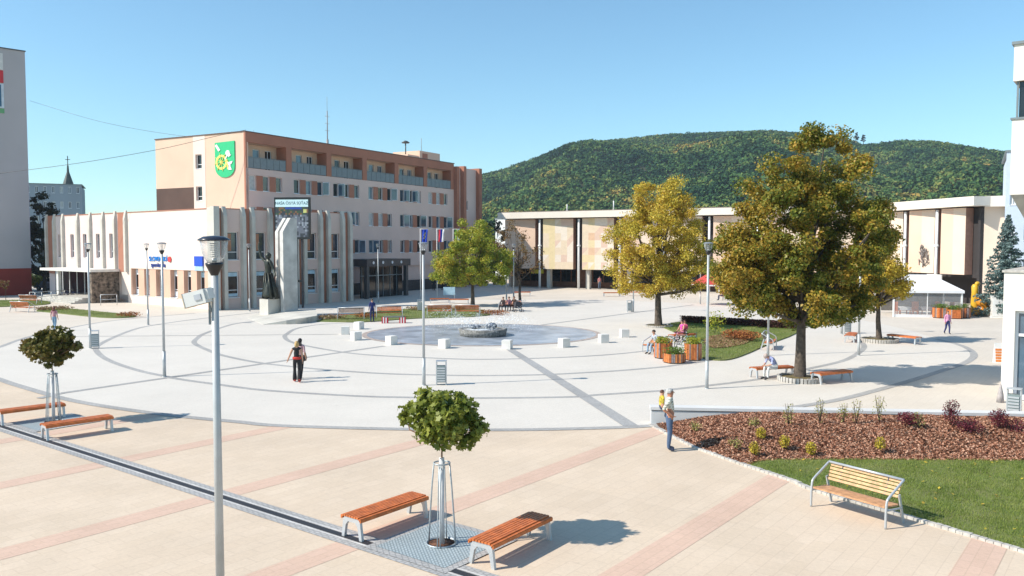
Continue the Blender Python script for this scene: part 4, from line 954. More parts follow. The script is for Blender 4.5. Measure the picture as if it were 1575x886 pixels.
def grate(label, loc):
    t = thing('tree_grate', label, 'tree grate', loc, va, 'square grates round the young maples')
    o, i_, h = 1.02, .86, .27; n = 24
    mb = MB()
    for a in range(4):
        R_ = Matrix.Rotation(a * pi / 2, 4, 'Z'); mb.add([R_ @ Vector(p) for p in ((-o, -o, .018), (o, -o, .018), (i_, -i_, .018), (-i_, -i_, .018))], [(0, 1, 2, 3)])
    part(mb, 'border', M_grey, t)
    mb = MB(); vs = []
    for k in range(n):
        a = 2 * pi * k / n + pi / 4; c, s = cos(a), sin(a); q = i_ / max(abs(c), abs(s)); vs += [(c * q, s * q, .022), (c * h, s * h, .022)]
    mb.add(vs, [(2 * k, 2 * ((k + 1) % n), 2 * ((k + 1) % n) + 1, 2 * k + 1) for k in range(n)]); part(mb, 'steel_grid', M_gratp, t)
    mb = MB(); mb.lathe([(.0, .035), (.29, .02)], (0, 0, 0), 16); mb.build('bark_fill', mat('bark_fill', (.20, .09, .05), .95, .5, 25, 1, 60), t)
    mb = MB(); mb.lathe([(.27, .021), (.27, .05), (.295, .05), (.295, .021)], (0, 0, 0), 24); part(mb, 'inner_ring', M_steel, t)
guard('steel tree guard with white wrap round the near young maple', G(680, 838)); guard('steel tree guard with white wrap round the left young maple', G(82.6, 650))
grate('square steel grate under the near young maple', G(679, 837)); grate('square steel grate under the left young maple', G(82.6, 650))
def stone_ring(label, loc, r, h=.22):
    t = thing('tree_ring', label, 'stone ring', loc, 0, 'low stone rings round the mature trees'); n = int(2 * pi * r / .13); mb = MB()
    for k in range(n):
        a = 2 * pi * k / n; w_ = .055; q = h * random.uniform(.93, 1.05)
        c, s = cos(a), sin(a); P = [(r, -w_), (r + .1, -w_), (r + .1, w_), (r, w_)]
        mb.hexa([(x * c - y * s, x * s + y * c, 0) for x, y in P] + [(x * c - y * s, x * s + y * c, q) for x, y in P])
    part(mb, 'stones', M_stone, t)
    mb = MB(); mb.lathe([(0, h * .95), (r * .6, h * .85), (r + .01, h * .7)], (0, 0, 0), 20); part(mb, 'earth', mat('leafy_earth', (.17, .13, .05), .95, .5, 6, 1, 30), t)
stone_ring('stone ring round the biggest trunk', G(1230, 586), .80); stone_ring('stone ring round the small yellow green tree on the right', G(1352, 526), .95); stone_ring('flat stone ring round the tall yellow tree', G(1013, 503), .85, .15)
# ================================================================== BINS, BLOCKS
def make_bin(label, loc, rz=0, m_=None):
    t = thing('litter_bin', label, 'bin', loc, rz, 'louvred grey litter bins')
    mb = MB(); mb.box(-.17, .17, -.14, .14, .12, .78); part(mb, 'bin_body', mat('bin_grey', (.20, .25, .25), .4, .08), t)
    mb = MB()
    for k in range(6): mb.box(-.155, .155, -.16, -.141, .16 + .1 * k, .22 + .1 * k)
    part(mb, 'louvre', M_alu, t)
    for s in (-1, 1): mb = MB(); mb.box(s * .19 - .018, s * .19 + .018, -.12, .12, 0, .95); mb.build('side_post', M_alu, t)
    mb = MB(); mb.box(-.21, .21, -.16, .16, .95, .985); part(mb, 'hood', M_alu, t); return t
bn = make_bin('litter bin beside the left street lamp', G(146.5, 536), radians(25))
for lb, px, py, rz in (('litter bin behind the near young maple', 679, 592, 0), ('litter bin in the middle of the far plaza under the yellow tree', 968, 480, 10), ('litter bin right of the biggest trunk beside a lamp', 1303, 513, -5), ('litter bin at the foot of the white corner building', 1559, 643, -38), ('pale litter bin before the flag poles', 646, 479, 0)):
    dup(bn, G(px, py), radians(rz), lb)
s0_ = None
for k, (px, py, rz, lb) in enumerate(((530, 515, 10, 'leftmost stone cube by the fountain'), (551, 507, 60, 'stone cube behind the leftmost ones by the fountain'), (546.5, 524, 40, 'stone cube in front of the leftmost one by the fountain'),
        (601, 531, 48, 'stone cube at the front left edge of the fountain'), (683, 536.5, 60, 'stone cube at the fountain front behind the near lamp'), (780, 538, 75, 'stone cube at the head of the wide grey paving band'),
        (868, 535, 120, 'stone cube at the front right edge of the fountain'), (929, 528, 105, 'stone cube right of the fountain end'), (961, 519.5, 100, 'rightmost stone cube, pale, beyond the fountain end'))):
    if s0_ is None:
        bm = bmesh.new(); bmesh.ops.create_cube(bm, size=.5); bmesh.ops.bevel(bm, geom=bm.edges[:] + bm.verts[:], offset=.015, segments=2, affect='EDGES')
        me = bpy.data.meshes.new('stone_cube'); bm.to_mesh(me); bm.free(); me.materials.append(M_concw); s0_ = bpy.data.objects.new('stone_cube', me); c = s0_
    else: c = s0_.copy()
    COL.objects.link(c); c.location = G(px, py) + Vector((0, .25, .25)); c.rotation_euler = (0, 0, radians(rz)); tag(c, lb, 'stone block', 'white stone cubes round the fountain')
# ================================================================== FOUNTAIN
fc = Vector((-1.9, 52.4, 0))
FT = thing('fountain', 'flat round fountain pool with a dark stone basin and water spray', 'fountain', fc)
RX, RY = 7.2, 6.3
mb = MB(); n = 72; vs = []
for k in range(n):
    a = 2 * pi * k / n
    for r in (1.0, 1.045): vs.append((RX * r * cos(a), RY * r * sin(a), .022))
mb.add(vs, [(2 * k, 2 * k + 1, 2 * ((k + 1) % n) + 1, 2 * ((k + 1) % n)) for k in range(n)]); part(mb, 'pool_rim', mat('pink_granite_rim', (.50, .40, .34), .5, .25, 4), FT)
mb = MB(); mb.add([(RX * cos(2 * pi * k / n), RY * sin(2 * pi * k / n), .024) for k in range(n)], [list(range(n))]); part(mb, 'water', M_water, FT)
mb = MB(); prof = [(1.40, 0), (1.52, .42), (1.32, .46), (1.24, .36), (0, .36)]
mb.lathe(prof, (0.1, -1.1, .0), 28); part(mb, 'basin', mat('dark_basin_stone', (.26, .25, .23), .8, .4, 9, 1, 30), FT)
mb = MB(); mb.lathe([(0, .42), (1.22, .40)], (.1, -1.1, 0), 24); part(mb, 'basin_water', mat('foamy_water', (.70, .74, .78), .2, .3, 4, .5, 12), FT)
mb = MB(); mb.ell((.65, -1.1, .62), .35, .3, .2, 10, 6, jit=.1); mb.ell((-.4, -1.0, .55), .4, .3, .12, 10, 6, jit=.1); part(mb, 'basin_boulder', mat('wet_stone', (.12, .14, .18), .2, .4, 5), FT)
rng = np.random.default_rng(77); P = []
for a, L, hh in [(k * 2 * pi / 12 + .2, 2.6, 1.0) for k in range(12)] + [(2.9, 3.4, 1.6), (2.7, 3.2, 1.5)]:
    m_ = 240; q = rng.random(m_); P.append(np.stack([.1 + cos(a) * (.8 + L * q), -1.1 + sin(a) * (.8 + L * q), .5 + 4 * hh * q * (1 - q) * .62 + .0 * q], 1) + rng.normal(size=(m_, 3)) * (.03 + .16 * q[:, None]))
P = np.concatenate(P + [np.stack([.1 + rng.normal(size=900) * 1.1, -1.1 + rng.normal(size=900) * .9, .5 + rng.random(900) ** 2 * 1.1], 1)]); P[:, 2] = np.maximum(P[:, 2], .05)
M_drop = clear_mat('water_drops', (.95, .97, 1), .42, .15)
dr_ = leaf_mesh('water_spray', P, .06, rng, M_drop, FT, up=0); dr_['kind'] = 'stuff'
# ================================================================== MONUMENT, SCREEN, TERRACE
MO = thing('monument', 'bronze statue of a woman with raised arm before two tall bent concrete slabs', 'monument', G(415, 486), atan2(.785, .62) - pi / 2)
# local: +y recedes along the bank facade, +x to the right
M_slabc = mat('monument_concrete', (.60, .58, .55), .85, .2, 1.2, .3, 25)
def slab(x0, x1, y0, y1, h, cut):
    mb = MB(); mb.extr([(x0, y0, 0), (x0, y1, 0), (x0, y1, h), (x0, y0 + .75, h), (x0, y0, h - cut)], (x1 - x0, 0, 0)); return mb
slab(-.08, .28, .66, 1.9, 7.75, 1.1).build('slab', M_slabc, MO); slab(.74, 1.15, .5, 1.85, 7.75, 1.1).build('slab', M_slabc, MO)
mb = MB(); mb.box(-.62, .5, -.5, .62, 0, 1.35); part(mb, 'pedestal', M_fin, MO)
def skin_figure(name, J, E_, R_, root=0, sub=2):
    me = bpy.data.meshes.new('sk'); me.from_pydata([tuple(j) for j in J], E_, []); o = bpy.data.objects.new('sk', me); COL.objects.link(o)
    md = o.modifiers.new('s', 'SKIN'); md.use_smooth_shade = True
    if not me.skin_vertices: me.skin_vertices.new() if hasattr(me.skin_vertices, 'new') else None
    for i, r in enumerate(R_):
        sv = me.skin_vertices[0].data[i]; sv.radius = r; sv.use_root = (i == root)
    ss = o.modifiers.new('u', 'SUBSURF'); ss.levels = sub; ss.render_levels = sub
    dg = bpy.context.evaluated_depsgraph_get(); out = bpy.data.meshes.new_from_object(o.evaluated_get(dg), depsgraph=dg)
    bpy.data.objects.remove(o); bpy.data.meshes.remove(me); return out
M_bronze = mat('bronze', (.045, .05, .04), .42, .3, 3, .3, 8, metal=.5)
KS = 3.6 / 1.75
J = [(0, 0, .95), (0, 0, 1.12), (0, 0, 1.32), (0, 0, 1.47), (0, -.02, 1.54), (0, -.03, 1.64), (0, -.02, 1.72), (-.15, 0, 1.42), (-.36, -.05, 1.62), (-.47, -.08, 2.0), (-.42, -.08, 2.2), (.15, 0, 1.42), (.27, .05, 1.15), (.42, .0, .95), (.50, -.02, .88), (.02, .02, .6), (.04, .03, .2), (.04, .03, .02)]
E_ = [(0, 1), (1, 2), (2, 3), (3, 4), (4, 5), (5, 6), (3, 7), (7, 8), (8, 9), (9, 10), (3, 11), (11, 12), (12, 13), (13, 14), (0, 15), (15, 16), (16, 17)]
Rr = [(.15, .13), (.13, .12), (.18, .14), (.09, .08), (.05, .05), (.085, .10), (.07, .08), (.075, .07), (.06, .06), (.045, .045), (.035, .04), (.075, .07), (.06, .06), (.045, .045), (.03, .04), (.24, .20), (.36, .28), (.40, .30)]
me = skin_figure('figure', [Vector(j) * KS for j in J], E_, [(a * KS, b * KS) for a, b in Rr]); me.materials.append(M_bronze)
fo_ = bpy.data.objects.new('statue_figure', me); COL.objects.link(fo_); fo_.parent = MO; fo_.location = (-.12, .0, 1.35)
mb = MB(); mb.ell((-.12, .03, 1.35 + 1.66 * KS), .24, .25, .27, 10, 7, jit=.06)
for k in range(9):
    a = 2 * pi * k / 9; mb.tube([(-.12 + .3 * cos(a), .25 * sin(a), 1.35 + 1.0 * KS), (.05 + .74 * cos(a), .05 + .50 * sin(a), 1.38)], [.06, .13], 5)
each(mb, 'robe_fold', M_bronze, MO)
mb = MB(); A_ = [G(380, 489), G(405, 499.5), G(440, 499), G(470, 497.5), G(488, 494.5), G(486, 484), G(430, 482), G(395, 483)]
hz = [.02, .03, .28, .42, .45, .45, .3, .05]; n = len(A_)
mb.add([(p.x, p.y, 0) for p in A_] + [(p.x, p.y, h) for p, h in zip(A_, hz)], [(i, (i + 1) % n, n + (i + 1) % n, n + i) for i in range(n)] + [(n + 0, n + 1, n + 2, n + 7), (n + 2, n + 3, n + 6, n + 7), (n + 3, n + 4, n + 5, n + 6)])
tag(mb.build('stone_terrace', M_fin), 'low wedge shaped stone terrace with a ribbed edge before the monument', 'terrace')
TR = bpy.data.objects['stone_terrace']
mb = MB(); Ls = [(G(440, 499), .28), (G(455, 498.6), .35), (G(470, 497.5), .42), (G(488, 494.5), .45)]
for (a, ha), (b, hb) in zip(Ls[:-1], Ls[1:]):
    m_ = 9
    for k in range(m_):
        q = (k + .5) / m_; p = a.lerp(b, q); d = (b - a).normalized(); nn = Vector((d.y, -d.x, 0)); h = ha + (hb - ha) * q
        mb.hexa([p - d * .03, p + d * .03, p + d * .03 + nn * .05, p - d * .03 + nn * .05] + [v + Vector((0, 0, h - .03)) for v in (p - d * .03, p + d * .03, p + d * .03 + nn * .05, p - d * .03 + nn * .05)])
part(mb, 'ribbed_edge', M_fin, TR)
lo = G(465, 473.5); lo.z = 0
LEDb = thing('led_screen', 'large black framed advertising screen on posts behind the monument', 'billboard', lo, atan2(-.12, 1))
zt, zb = 5.6 + 73 * lo.y / 1280, 5.6 + 9 * lo.y / 1280
mb = MB(); mb.box(-2.4, .85, -.2, .15, zb, zt); part(mb, 'frame', M_black, LEDb)
for x in (-.45, .05): mb = MB(); mb.box(x - .07, x + .07, -.1, .1, 0, zb); mb.build('post', mat('post_black', (.03, .028, .035), .5), LEDb)
mb = MB(); mb.box(-.38, -.02, -.05, .05, 2.3, 2.5); part(mb, 'cross_bar', M_black, LEDb)
mb = MB(); mb.box(-2.28, .73, -.21, -.201, zt - .85, zt - .2); part(mb, 'banner', mat('banner_ice', (.62, .82, .86), .4, .05), LEDb)
m4 = Matrix(((1, 0, 0), (0, 0, -1), (0, 1, 0))).to_4x4(); m4.translation = Vector((-.78, -.216, zt - .53)); text_obj('lettering', 'NAŠA ČISTÁ SÚŤAŽ', .34, mat('banner_ink', (.01, .06, .09), .5), LEDb, m4, .004)
r = random.Random(12); mb = MB(); cols = [mat('screen_a', (.04, .045, .06), .3), mat('screen_b', (.14, .15, .19), .3), mat('screen_c', (.02, .06, .35), .3), mat('screen_d', (.22, .10, .05), .3), mat('screen_e', (.04, .08, .04), .3), mat('screen_f', (.30, .33, .38), .3), mat('screen_g', (.6, .6, .2), .3)]
for i in range(20):
    for j in range(16):
        x = -2.28 + .1505 * i; z = zt - 1.05 - .165 * j
        c = 2 if (j == 0 and 5 < i < 16) else (r.choice([3, 4, 0, 0]) if j < 4 else r.choice([1, 1, 0, 5, 1, 1]) if j < 13 else r.choice([0, 0, 1]))
        if i in (17, 18) and j in (1, 2): c = 6
        mb.add([(x, -.205, z), (x + .15, -.205, z), (x + .15, -.205, z + .164), (x, -.205, z + .164)], [(0, 1, 2, 3)], c)
part(mb, 'street_picture', cols, LEDb)
# flags
FL = (('blue flag with yellow stars on the leftmost flag pole', 646.5, 645, 0), ('white blue and red flag on the middle flag pole', 672, 645, 1), ('green and white flag half hidden by the round green tree', 697, 645, 2))
fm = [mat('flag_blue', (.01, .05, .42), .8, .05), mat('flag_red', (.55, .02, .04), .8, .05), M_white_p, mat('flag_green', (.10, .32, .06), .8), mat('flag_yellow', (.7, .55, .05), .8), mat('flag_sky', (.2, .5, .75), .8)]
for k, (lb, px, _, st) in enumerate(FL):
    pz_ = atd(px, 377, 84 + k * 2.2); pz_.z = 0; zt_ = 5.6 + 24.5 * pz_.y / 1280
    t = thing('flag_pole', lb, 'flag', pz_, 0, 'flag poles before the town hall')
    mb = MB(); mb.tube([(0, 0, 0), (0, 0, zt_ + .05)], [.05, .03], 8); mb.tube([(-.05, 0, zt_), (1.15 if st != 1 else 1.25, 0, zt_)], .02, 6); part(mb, 'pole', M_white_p, t)
    mb = MB(); x0 = .15; wd = .62; H_ = 1.3
    for i in range(6):
        for j in range(8):
            c = 0 if st == 0 else ((1 if i < 2 else 0 if i < 4 else 2) if st == 1 else (3 if i < 2 else 4 if i == 2 else 2 if i < 4 else 5))
            if st == 0 and 2 <= i <= 3 and j in (2, 3, 4, 5): c = 4 if (i + j) % 2 else 0
            f = lambda i, j: (x0 + wd * i / 6 * (1 - .15 * j / 8), .06 * sin(i * 1.9 + j * .3), zt_ - .02 - H_ * j / 8)
            mb.add([f(i, j), f(i + 1, j), f(i + 1, j + 1), f(i, j + 1)], [(0, 1, 2, 3)], c)
    mb.build('flag_cloth', fm, t, fix=False)
# info board near the town hall
mb = MB(); t = thing('info_board', 'small pale blue board on legs in the shade before the town hall', 'sign', G(691, 461))
mb.box(-.6, .6, -.03, .03, .5, 1.3); part(mb, 'board', lb_, t); mb = MB(); mb.box(-.55, -.5, -.02, .02, 0, .5); mb.box(.5, .55, -.02, .02, 0, .5); each(mb, 'leg', M_alu, t)
# ================================================================== BEDS AND LAWNS
def poly_bed(name, label, cat, pts, z, m_, kind=None):
    mb = MB(); P = smooth_path([G(*p) for p in pts + [pts[0]]], 3)[:-1]; mb.prism([(p.x, p.y) for p in P], 0, z)
    o = mb.build(name, m_); return struct(o) if kind else tag(o, label, cat), P
def blades(name, label, pts_fn, n, h, m_, seed, cat='grass'):
    rng = np.random.default_rng(seed); P = pts_fn(n, rng); n = len(P); a = rng.uniform(0, 2 * pi, n); hh = h * rng.uniform(.6, 1.3, n); w_ = h * .11
    dx, dy = np.cos(a) * w_, np.sin(a) * w_; lx, ly = rng.normal(size=n) * h * .35, rng.normal(size=n) * h * .35
    V = np.stack([P + np.stack([-dx, -dy, 0 * dx], 1), P + np.stack([dx, dy, 0 * dx], 1), P + np.stack([lx, ly, hh], 1)], 1)
    o = fast_mesh(name, V.reshape(-1, 3), np.arange(3 * n).reshape(n, 3), m_); return tag(o, label, cat, kind='stuff')
def in_poly(P):
    xs = [p.x for p in P]; ys = [p.y for p in P]; X = np.array(xs); Y = np.array(ys)
    def fn(n, rng, z=.06):
        pts = np.stack([rng.uniform(min(xs), max(xs), n * 2), rng.uniform(min(ys), max(ys), n * 2)], 1); ins = np.zeros(len(pts), bool); j = len(X) - 1
        for i in range(len(X)):
            c = ((Y[i] > pts[:, 1]) != (Y[j] > pts[:, 1])) & (pts[:, 0] < (X[j] - X[i]) * (pts[:, 1] - Y[i]) / (Y[j] - Y[i] + 1e-12) + X[i]); ins ^= c; j = i
        pts = pts[ins][:n]; return np.concatenate([pts, np.full((len(pts), 1), z)], 1)
    return fn
M_blade = island_mat('grass_blades', [(.10, .15, .025), (.17, .235, .04), (.26, .31, .07), (.38, .37, .13)], .6, .3, .5)
M_mul = island_mat('bark_chips', [(.11, .04, .022), (.25, .10, .055), (.40, .19, .115), (.58, .36, .25), (.20, .075, .04)], .85)
M_rust = island_mat('rust_flowers', [(.18, .05, .02), (.34, .11, .03), (.42, .20, .06)], .7, .1)
M_bloom = island_mat('pinkish_ground_cover', [(.12, .14, .03), (.35, .16, .09), (.40, .26, .17), (.2, .2, .05)], .7, .1)
def plant(name, label, loc, rx, rz_, n, ls, m_, cat='plant', group=None, seed=1, up=.3, stems=5):
    rng = np.random.default_rng(seed); t = thing(name, label, cat, loc, 0, group)
    d = rng.normal(size=(n, 3)); d /= np.linalg.norm(d, axis=1, keepdims=True); q = rng.random((n, 1)) ** .5; P = d * q * np.array([rx, rx, rz_ / 2]) + np.array([0, 0, rz_ * .55])
    P[:, 2] = np.maximum(P[:, 2], .02); leaf_mesh('leaves', P, ls, rng, m_, t, up=up)
    mb = MB()
    for k in range(stems): a = rng.uniform(0, 2 * pi); mb.tube([(0, 0, 0), (cos(a) * rx * .3, sin(a) * rx * .3, rz_ * .5), (cos(a) * rx * .6, sin(a) * rx * .6, rz_ * .95)], [.008, .006, .003], 4)
    mb.build('stems', M_bark, t); return t
for nm, pts, lb in (('lawn_strip', [(56, 479), (68, 474), (110, 476), (150, 480), (209, 486.5), (185, 489.5), (150, 488.5), (100, 483.5)], 'narrow lawn strip left of the bank steps'),
                    ('lawn_strip', [(-60, 464), (30, 462.5), (72, 464), (70, 469), (0, 472.5), (-60, 473)], 'lawn strip under the red plinth'),
                    ('lawn_strip', [(487, 495), (520, 487), (600, 478), (660, 475), (735, 477), (762, 483), (725, 488), (640, 490.5), (560, 496)], 'middle lawn strip behind the fountain')):
    o, P = poly_bed(nm, lb, 'lawn', pts, .07, M_grass0, 1); blades('grass', 'short grass of the ' + lb, in_poly(P), 9000, .09, M_blade, len(lb))
o, P = poly_bed('round_lawn', '', '', [(1016, 503), (1048, 496), (1094, 497), (1160, 499), (1221, 504.5), (1224, 514), (1181, 531), (1150, 545), (1123, 554), (1100, 555), (1079, 551), (1073, 536), (1048, 517)], .07, M_grass0, 1)
blades('grass', 'short grass of the round planted lawn', in_poly(P), 22000, .09, M_blade, 91)
o, P = poly_bed('mulch_bed', '', '', [(1082, 530), (1088, 521), (1115, 517), (1150, 519), (1157, 524), (1140, 533), (1100, 538)], .10, M_soil, 1)
fn = in_poly(P); rng = np.random.default_rng(8); C_ = fn(7000, rng, .11); leafo = leaf_mesh('bark_chips', C_, .1, rng, M_bloom, None, up=1.5); tag(leafo, 'reddish ground cover of the flower bed in the round lawn', 'ground cover', kind='stuff')
for k, (px, py) in enumerate(((1128, 521), (1142, 522), (1152, 524))): plant('rust_plant', ('left', 'middle', 'right')[k] + ' one of the rust coloured plants in the round lawn bed', G(px, py, .1), .75, .55, 500, .1, M_rust, seed=60 + k, group='rust plants in the round lawn bed')
plant('young_shrub', 'yellow green young shrub right of the planters in front of the hedge', G(1099, 515), .7, 1.5, 360, .12, LF_grn, 'shrub', seed=66)
t = thing('low_hedge', 'low dark maroon hedge along the back of the round lawn', 'hedge', (0, 0, 0)); rng = np.random.default_rng(4)
hp = smooth_path([G(1050, 497.5), G(1120, 501), G(1180, 505), G(1221, 507)], 12); H_ = np.array([(p.x, p.y, 0) for p in hp])
q = rng.integers(0, len(H_) - 1, 9000); f = rng.random((9000, 1)); P = H_[q] * (1 - f) + H_[q + 1] * f + np.stack([rng.normal(size=9000) * .1, rng.uniform(-.45, .45, 9000), rng.random(9000) ** .6 * .5 + .04], 1)
leaf_mesh('leaves', P, .11, rng, island_mat('maroon_leaves', [(.05, .012, .018), (.09, .022, .022), (.12, .05, .03), (.05, .05, .02)], .6, .1), t)
mb = MB(); mb.tube([Vector((p.x, p.y, .2)) for p in hp], .2, 6); mb.build('stems', M_soil, t)
mid = [(500, 492, M_bloom), (515, 491, M_bloom), (562, 489, M_rust), (640, 478, M_bloom), (700, 478, M_bloom), (750, 484, M_rust), (765, 484.5, M_rust), (70, 478, M_bloom), (95, 477, M_bloom), (198, 487.5, M_rust)]
nm_ = ['left end of the middle lawn strip', 'dark bench at the middle lawn strip', 'feet of the man in blue overalls', 'back of the left red bench', 'back of the right red bench', 'left side of the three seated people', 'bench of the three seated people', 'pale bench on the left', 'entrance steps', 'right tip of the left lawn strip']
for k, (px, py, m_) in enumerate(mid): plant('flower_clump', 'low reddish flower clump by the ' + nm_[k], G(px, py), 1.0, .4, 420, .11, m_, seed=k, group='low flower clumps in the lawn strips')
# ---- foreground bed
KB = [G(*p) for p in ((1000, 654), (1033, 671), (1069, 689), (1110, 704), (1153, 719), (1219, 741), (1255, 756), (1401, 798), (1475, 820), (1575, 850), (1680, 884), (1800, 925))]
kx = np.array([p.x for p in KB]); ky = np.array([p.y for p in KB])
BB = [G(*p) for p in ((1148, 719), (1170, 713), (1200, 710.5), (1300, 710), (1575, 712), (1850, 716))]; bx_ = np.array([p.x for p in BB]); by_ = np.array([p.y for p in BB])
W0, W1 = Vector((4.35, 25.75)), Vector((24.0, 23.9))
wally = lambda x: W0.y + (x - W0.x) * (W1.y - W0.y) / (W1.x - W0.x)
kerby = lambda x: np.interp(x, kx, ky)
beddy = lambda x: np.where(x < bx_[0], kerby(x), np.maximum(np.interp(x, bx_, by_), kerby(x)))
mb = MB(); KP = smooth_path(KB, 14); acc = 0; last = KP[0]
path = [KP[0]]
for p in KP[1:]:
    d = (p - last).length; dirv = (p - last) / max(d, 1e-6); 
    while acc + d >= .145:
        step = .145 - acc; last = last + dirv * step; path.append(last); d -= step; acc = 0
    acc += d; last = p
for i in range(len(path) - 1):
    d = (path[i + 1] - path[i]).normalized(); nn = Vector((-d.y, d.x, 0)); a = path[i] + d * .006; b = path[i + 1] - d * .006; h = random.uniform(.05, .065)
    P = [a - nn * .06, b - nn * .06, b + nn * .06, a + nn * .06]; mb.hexa([Vector((v.x, v.y, 0)) for v in P] + [Vector((v.x, v.y, h)) for v in P])
struct(mb.build('kerb', M_stone))
def sheet(name, m_, x0, x1, ylo, yhi, zf, nx=90, ny=16):
    X = np.linspace(x0, x1, nx); V = []
    for x in X:
        a, b = float(ylo(x)), float(yhi(x))
        for j in range(ny): q = j / (ny - 1); y = a + (b - a) * q; V.append((x, y, float(zf(x, y, a, b))))
    ii = np.arange(nx * ny).reshape(nx, ny); F_ = np.stack([ii[:-1, :-1], ii[1:, :-1], ii[1:, 1:], ii[:-1, 1:]], -1).reshape(-1, 4)
    return struct(fast_mesh(name, np.array(V), F_, m_, smooth=True))
mz = lambda x, y, a, b: .045 + .40 * (lambda t: t * t * (3 - 2 * t))(np.clip((y - a) / 2.6, 0, 1)) * np.clip((x - 4.6) / 2.5, .12, 1) + .02 * np.sin(x * 3.1 + y * 2.3) * np.clip((y - a) / 1, 0, 1)
sheet('mulch_bed', mat('mulch_base', (.17, .075, .038), .95, .5, 18, 1.0, 50), 4.5, 24, lambda x: beddy(x) + .02, lambda x: wally(x) + .02, mz)
sheet('lawn', M_grass0, float(bx_[0]) - .1, 22, lambda x: kerby(x) + .04, lambda x: beddy(x) + .03, lambda x, y, a, b: .045 + .012 * np.sin(x * 4) * np.sin(y * 3), 60, 30)
def scat(x0, x1, lo_, hi_, zf):
    def fn(n, rng):
        X = rng.uniform(x0, x1, n * 3); a = lo_(X); b = hi_(X); w_ = np.maximum(b - a, 0); keep = rng.random(n * 3) < w_ / w_.max(); X, a, b = X[keep][:n], a[keep][:n], b[keep][:n]
        Y = a + (b - a) * rng.random(len(X)); return np.stack([X, Y, zf(X, Y, a, b)], 1)
    return fn
rng = np.random.default_rng(14); C_ = scat(4.6, 20, lambda x: beddy(x) + .03, lambda x: wally(x) - .03, lambda x, y, a, b: mz(x, y, a - .01, b) + .012)(52000, rng)
o = leaf_mesh('bark_chips', C_, .075, rng, M_mul, None, up=1.0); tag(o, 'brown bark chips covering the planted bed in the foreground', 'bark mulch', kind='stuff')
lfn = scat(float(bx_[0]), 17, lambda x: kerby(x) + .07, lambda x: beddy(x) + .1, lambda x, y, a, b: .04 + 0 * x)
blades('grass', 'mown green grass of the foreground lawn behind the park bench', lfn, 110000, .055, M_blade, 15)
C_ = lfn(160, np.random.default_rng(3)); C_[:, 2] = .09; o = leaf_mesh('fallen_leaves', C_, .09, np.random.default_rng(4), LF_yel, None, up=2); tag(o, 'scattered yellow fallen leaves on the foreground lawn', 'fallen leaves', kind='stuff')
# seat wall behind the bed
t = thing('seat_wall', 'low white seat wall with a painted shadow line behind the mulch bed', 'wall', (W0.x, W0.y, 0), atan2(W1.y - W0.y, W1.x - W0.x)); Lw = (W1 - W0).length
mb = MB(); mb.box(0, Lw, .03, .40, 0, .43); part(mb, 'wall_body', mat('seat_wall_white', (.60, .60, .59), .7, .05, 1), t)
mb = MB(); mb.box(0.02, Lw, .05, .39, .43, .46); part(mb, 'shadow_line', M_dark, t)  # near-black strip, paints the shadow line under the capstone
mb = MB(); mb.box(-.03, Lw, 0, .43, .46, .55); part(mb, 'capstone', mat('cap_white', (.66, .655, .645), .6, .05, 1), t)
LF_gold = island_mat('golden_leaves', [(.38, .26, .02), (.55, .42, .04), (.42, .38, .06)], .6, .2)
LF_pale = island_mat('pale_leaves', [(.30, .30, .08), (.44, .40, .14), (.24, .26, .06)], .6, .3)
LF_bar = island_mat('barberry_leaves', [(.06, .008, .018), (.13, .015, .03), (.2, .04, .05)], .5, .15)
def onb(px, py, h=.0):
    p = G(px, py, .2)
    for _ in range(4): p = G(px, py, float(mz(p.x, p.y, float(beddy(p.x)), 0)))
    return p
for k, (px, py, lb) in enumerate(((1170, 677, 'topmost'), (1206.6, 690, 'middle'), (1160.6, 701, 'left front'), (1247, 701, 'right front'), (1354, 693, 'far right'))):
    plant('gold_shrub', lb + ' small golden shrub in the bark mulch bed', onb(px, py), .15, .36, 420, .045, LF_gold, 'shrub', 'small golden shrubs in the mulch', 100 + k, .2)
for k, (px, py, h, lb) in enumerate(((1213, 654, .65, 'far left'), (1261, 653, .75, 'left'), (1297, 652, .6, 'middle'), (1317, 652, .7, 'right of middle'), (1352, 651, .85, 'tallest'), (1412, 660, .5, 'right'), (1069, 664, .3, 'small one by the seat wall end'), (1131, 690, .3, 'small front'), (1160, 658, .3, 'low one behind the golden shrubs'))):
    plant('wispy_shrub', lb + ' wispy pale green shrub in the bark bed', onb(px, py), .2, h, 110, .05, LF_pale, 'shrub', 'wispy pale shrubs before the seat wall', 120 + k, .3, 7)
for k, (px, py, r_, h, lb) in enumerate(((1398, 655, .35, .4, 'leftmost'), (1463, 655, .25, .75, 'tall narrow'), (1489, 668, .42, .45, 'wide front'), (1536, 659, .28, .55, 'second from the right'), (1560, 673, .42, .5, 'rightmost front'))):
    plant('barberry', lb + ' dark red barberry in the mulch bed', onb(px, py), r_, h, 700, .05, LF_bar, 'shrub', 'dark red barberries in the mulch', 140 + k, .2, 9)
